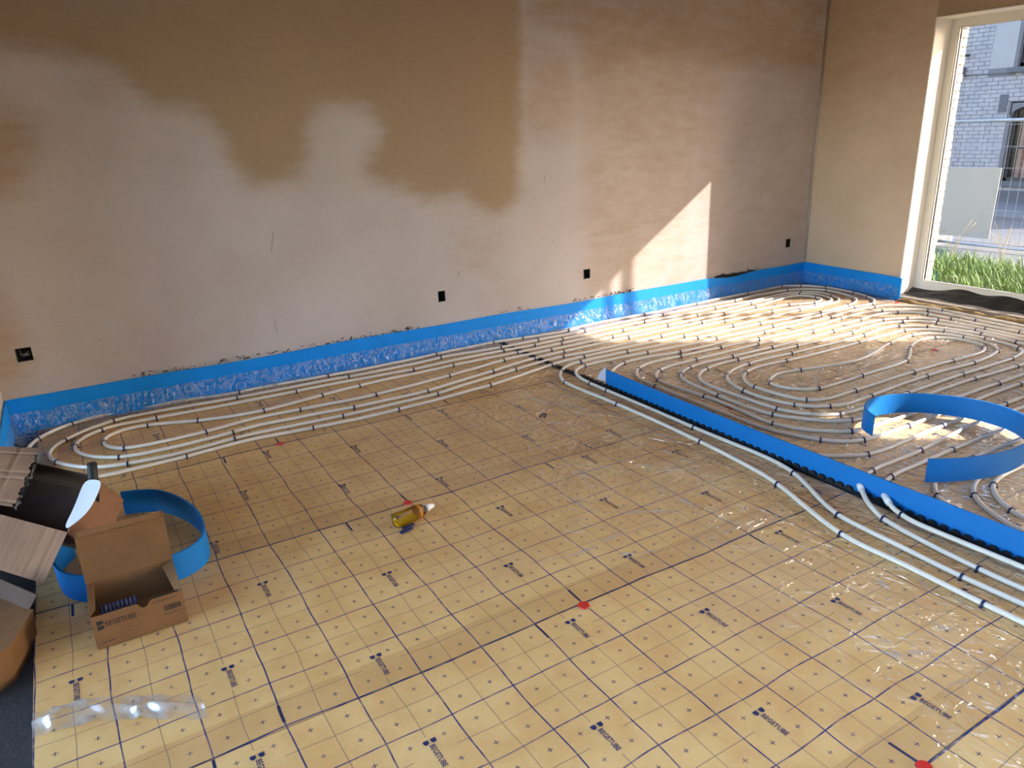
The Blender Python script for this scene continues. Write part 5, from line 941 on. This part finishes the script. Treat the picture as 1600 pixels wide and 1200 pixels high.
# arched head of the lower window
arch = [(XH + 0.125, 7.88, 1.50)] + [(XH + 0.125, 7.23 + 0.63 * math.cos(a), 1.50 + 0.20 * math.sin(a)) for a in np.linspace(0.0, math.pi, 14)] + [(XH + 0.125, 6.58, 1.50), (XH + 0.125, 6.58, 1.74), (XH + 0.125, 7.88, 1.74)]
m.slab(arch, 0.25)
m.build('wall', M['mortar'], hs)
m = MB(); L_, H_ = 0.21, 0.075
r_ = 0; z = zA + 0.22
while z < 3.6:
    y = 6.3 + (0.105 if r_ % 2 else 0.0)
    while y < yB - 0.05:
        a, b = y, min(y + L_ - 0.011, yB); ok = True
        for (ya_, yb_, za_, zb_) in [(wa - 0.02, wb + 0.06, wc, wd + (0.24 if ar else 0)) for wa, wb, wc, wd, ar in WIN] + [(7.90, 8.40, 2.26, 3.6)]:
            if z + H_ > za_ and z < zb_ and b > ya_ and a < yb_:
                if a < yb_ < b: a = yb_ + 0.004
                elif a < ya_ < b: b = ya_ - 0.004
                else: ok = False
        if ok and b - a > 0.015: m.box(XH - 0.010 + rng.uniform(-.003, .003), a, z, XH + 0.01, b, z + H_ - 0.011)
        y += L_
    z += H_; r_ += 1
o = m.build('brickwork', M['brick'], hs); o['kind'] = 'stuff'
MB().box(XH - 0.006, 7.96, 2.36, XH + 0.01, 8.40, 3.6).build('smooth_patch', M['render'], hs)
MB().box(XH - 0.03, 6.3, zA, XH + 0.01, yB, zA + 0.20).build('plinth', M['greystone'], hs)
MB().box(XH - 0.022, 6.3, 2.255, XH + 0.01, 8.90, 2.275).build('string_course', M['greystone'], hs)
for k, (a, b, c0, c1) in enumerate(((6.5, 8.02, 2.262, 2.355), (6.5, 7.93, 0.19, 0.285))): MB().box(XH - 0.10, a, c0, XH + 0.02, b, c1).build('window_sill', M['greystone'], hs)
MB().box(XH - 0.022, 7.95, 1.56, XH + 0.02, 8.10, 1.88).build('stone_block', M['greystone'], hs)
for k, (wa, wb, wc, wd, ar) in enumerate(WIN):
    wn = MB(); x0, x1 = XH + 0.10, XH + 0.16; top = wd + (0.2 if ar else 0)
    wn.box(x0, wa, wc, x1, wa + 0.07, top); wn.box(x0, wb - 0.07, wc, x1, wb, top); wn.box(x0, wa, wc, x1, wb, wc + 0.07); wn.box(x0, wa, top - 0.08, x1, wb, top); wn.box(x0, (wa + wb) / 2 - 0.04, wc, x1, (wa + wb) / 2 + 0.04, top)
    for zz in (wc + (top - wc) * 0.42, wc + (top - wc) * 0.78): wn.box(x0 + 0.01, wa, zz, x1 - 0.01, wb, zz + 0.035)
    wf_ = wn.build('window_frame', M['darkframe'], hs)
    MB().box(x0 + 0.03, wa + 0.06, wc + 0.06, x0 + 0.036, wb - 0.06, top - 0.06).build('pane', M['glass'], wf_)
    if ar:
        m = MB(); n2 = 60
        m.grid(lambda uu, vv: (x1 + 0.06 + 0.018 * math.sin(uu * 70), wa + 0.06 + uu * (wb - wa - 0.19), wc + 0.02 + vv * (top - wc)), n2, 2); m.build('curtain', M['curtain'], wf_, True)
    MB().box(x1 + 0.5, wa - 0.2, wc - 0.2, x1 + 0.52, wb + 0.2, top + 0.2).build('dark_interior', M['dark'], wf_)
MB().tube([(XH - 0.06, 9.03, zA), (XH - 0.06, 9.03, 3.0)], 0.05, 10).build('downpipe', M['greystone'], hs, True)
MB().box(XH - 0.12, 8.84, 2.26, XH, 9.02, 2.42).build('meter_box', M['greystone'], hs)
MB().box(XH - 0.16, 8.80, 2.62, XH - 0.02, 8.86, 2.66).build('wall_hook', M['darkframe'], hs)
for k, (px_, py_, wx, wy) in enumerate(((7.6, 2.019, 0.045, 0.068), (7.6, 1.855, 0.040, 0.045))):
    o = MB().box(px_ - wx / 2, py_ - wy / 2, -0.2, px_ + wx / 2, py_ + wy / 2, 5.2).build('site_post', M['steel']); tag(o, ['thick steel post outside the glazed door', 'thin steel post outside the glazed door'][k], 'post')
fh = MB().box(-6.0, -14.0, -0.16, 11.8, -8.5, 7.5).build('added_sun_block_house', M['brick']); tag(fh, 'unseen pale house added to block the sun, behind the viewer', 'house')  # unseen block added to keep sun off the front opening
us = MB().box(2.7, -4.2, ZC + 0.26, XO, YW + 0.35, 6.4).build('added_upper_block', M['outer']); tag(us, 'unseen upper storey added to keep sun off the rooflight', 'wall', kind='structure')  # unseen storey added to shade the rooflight and the street side
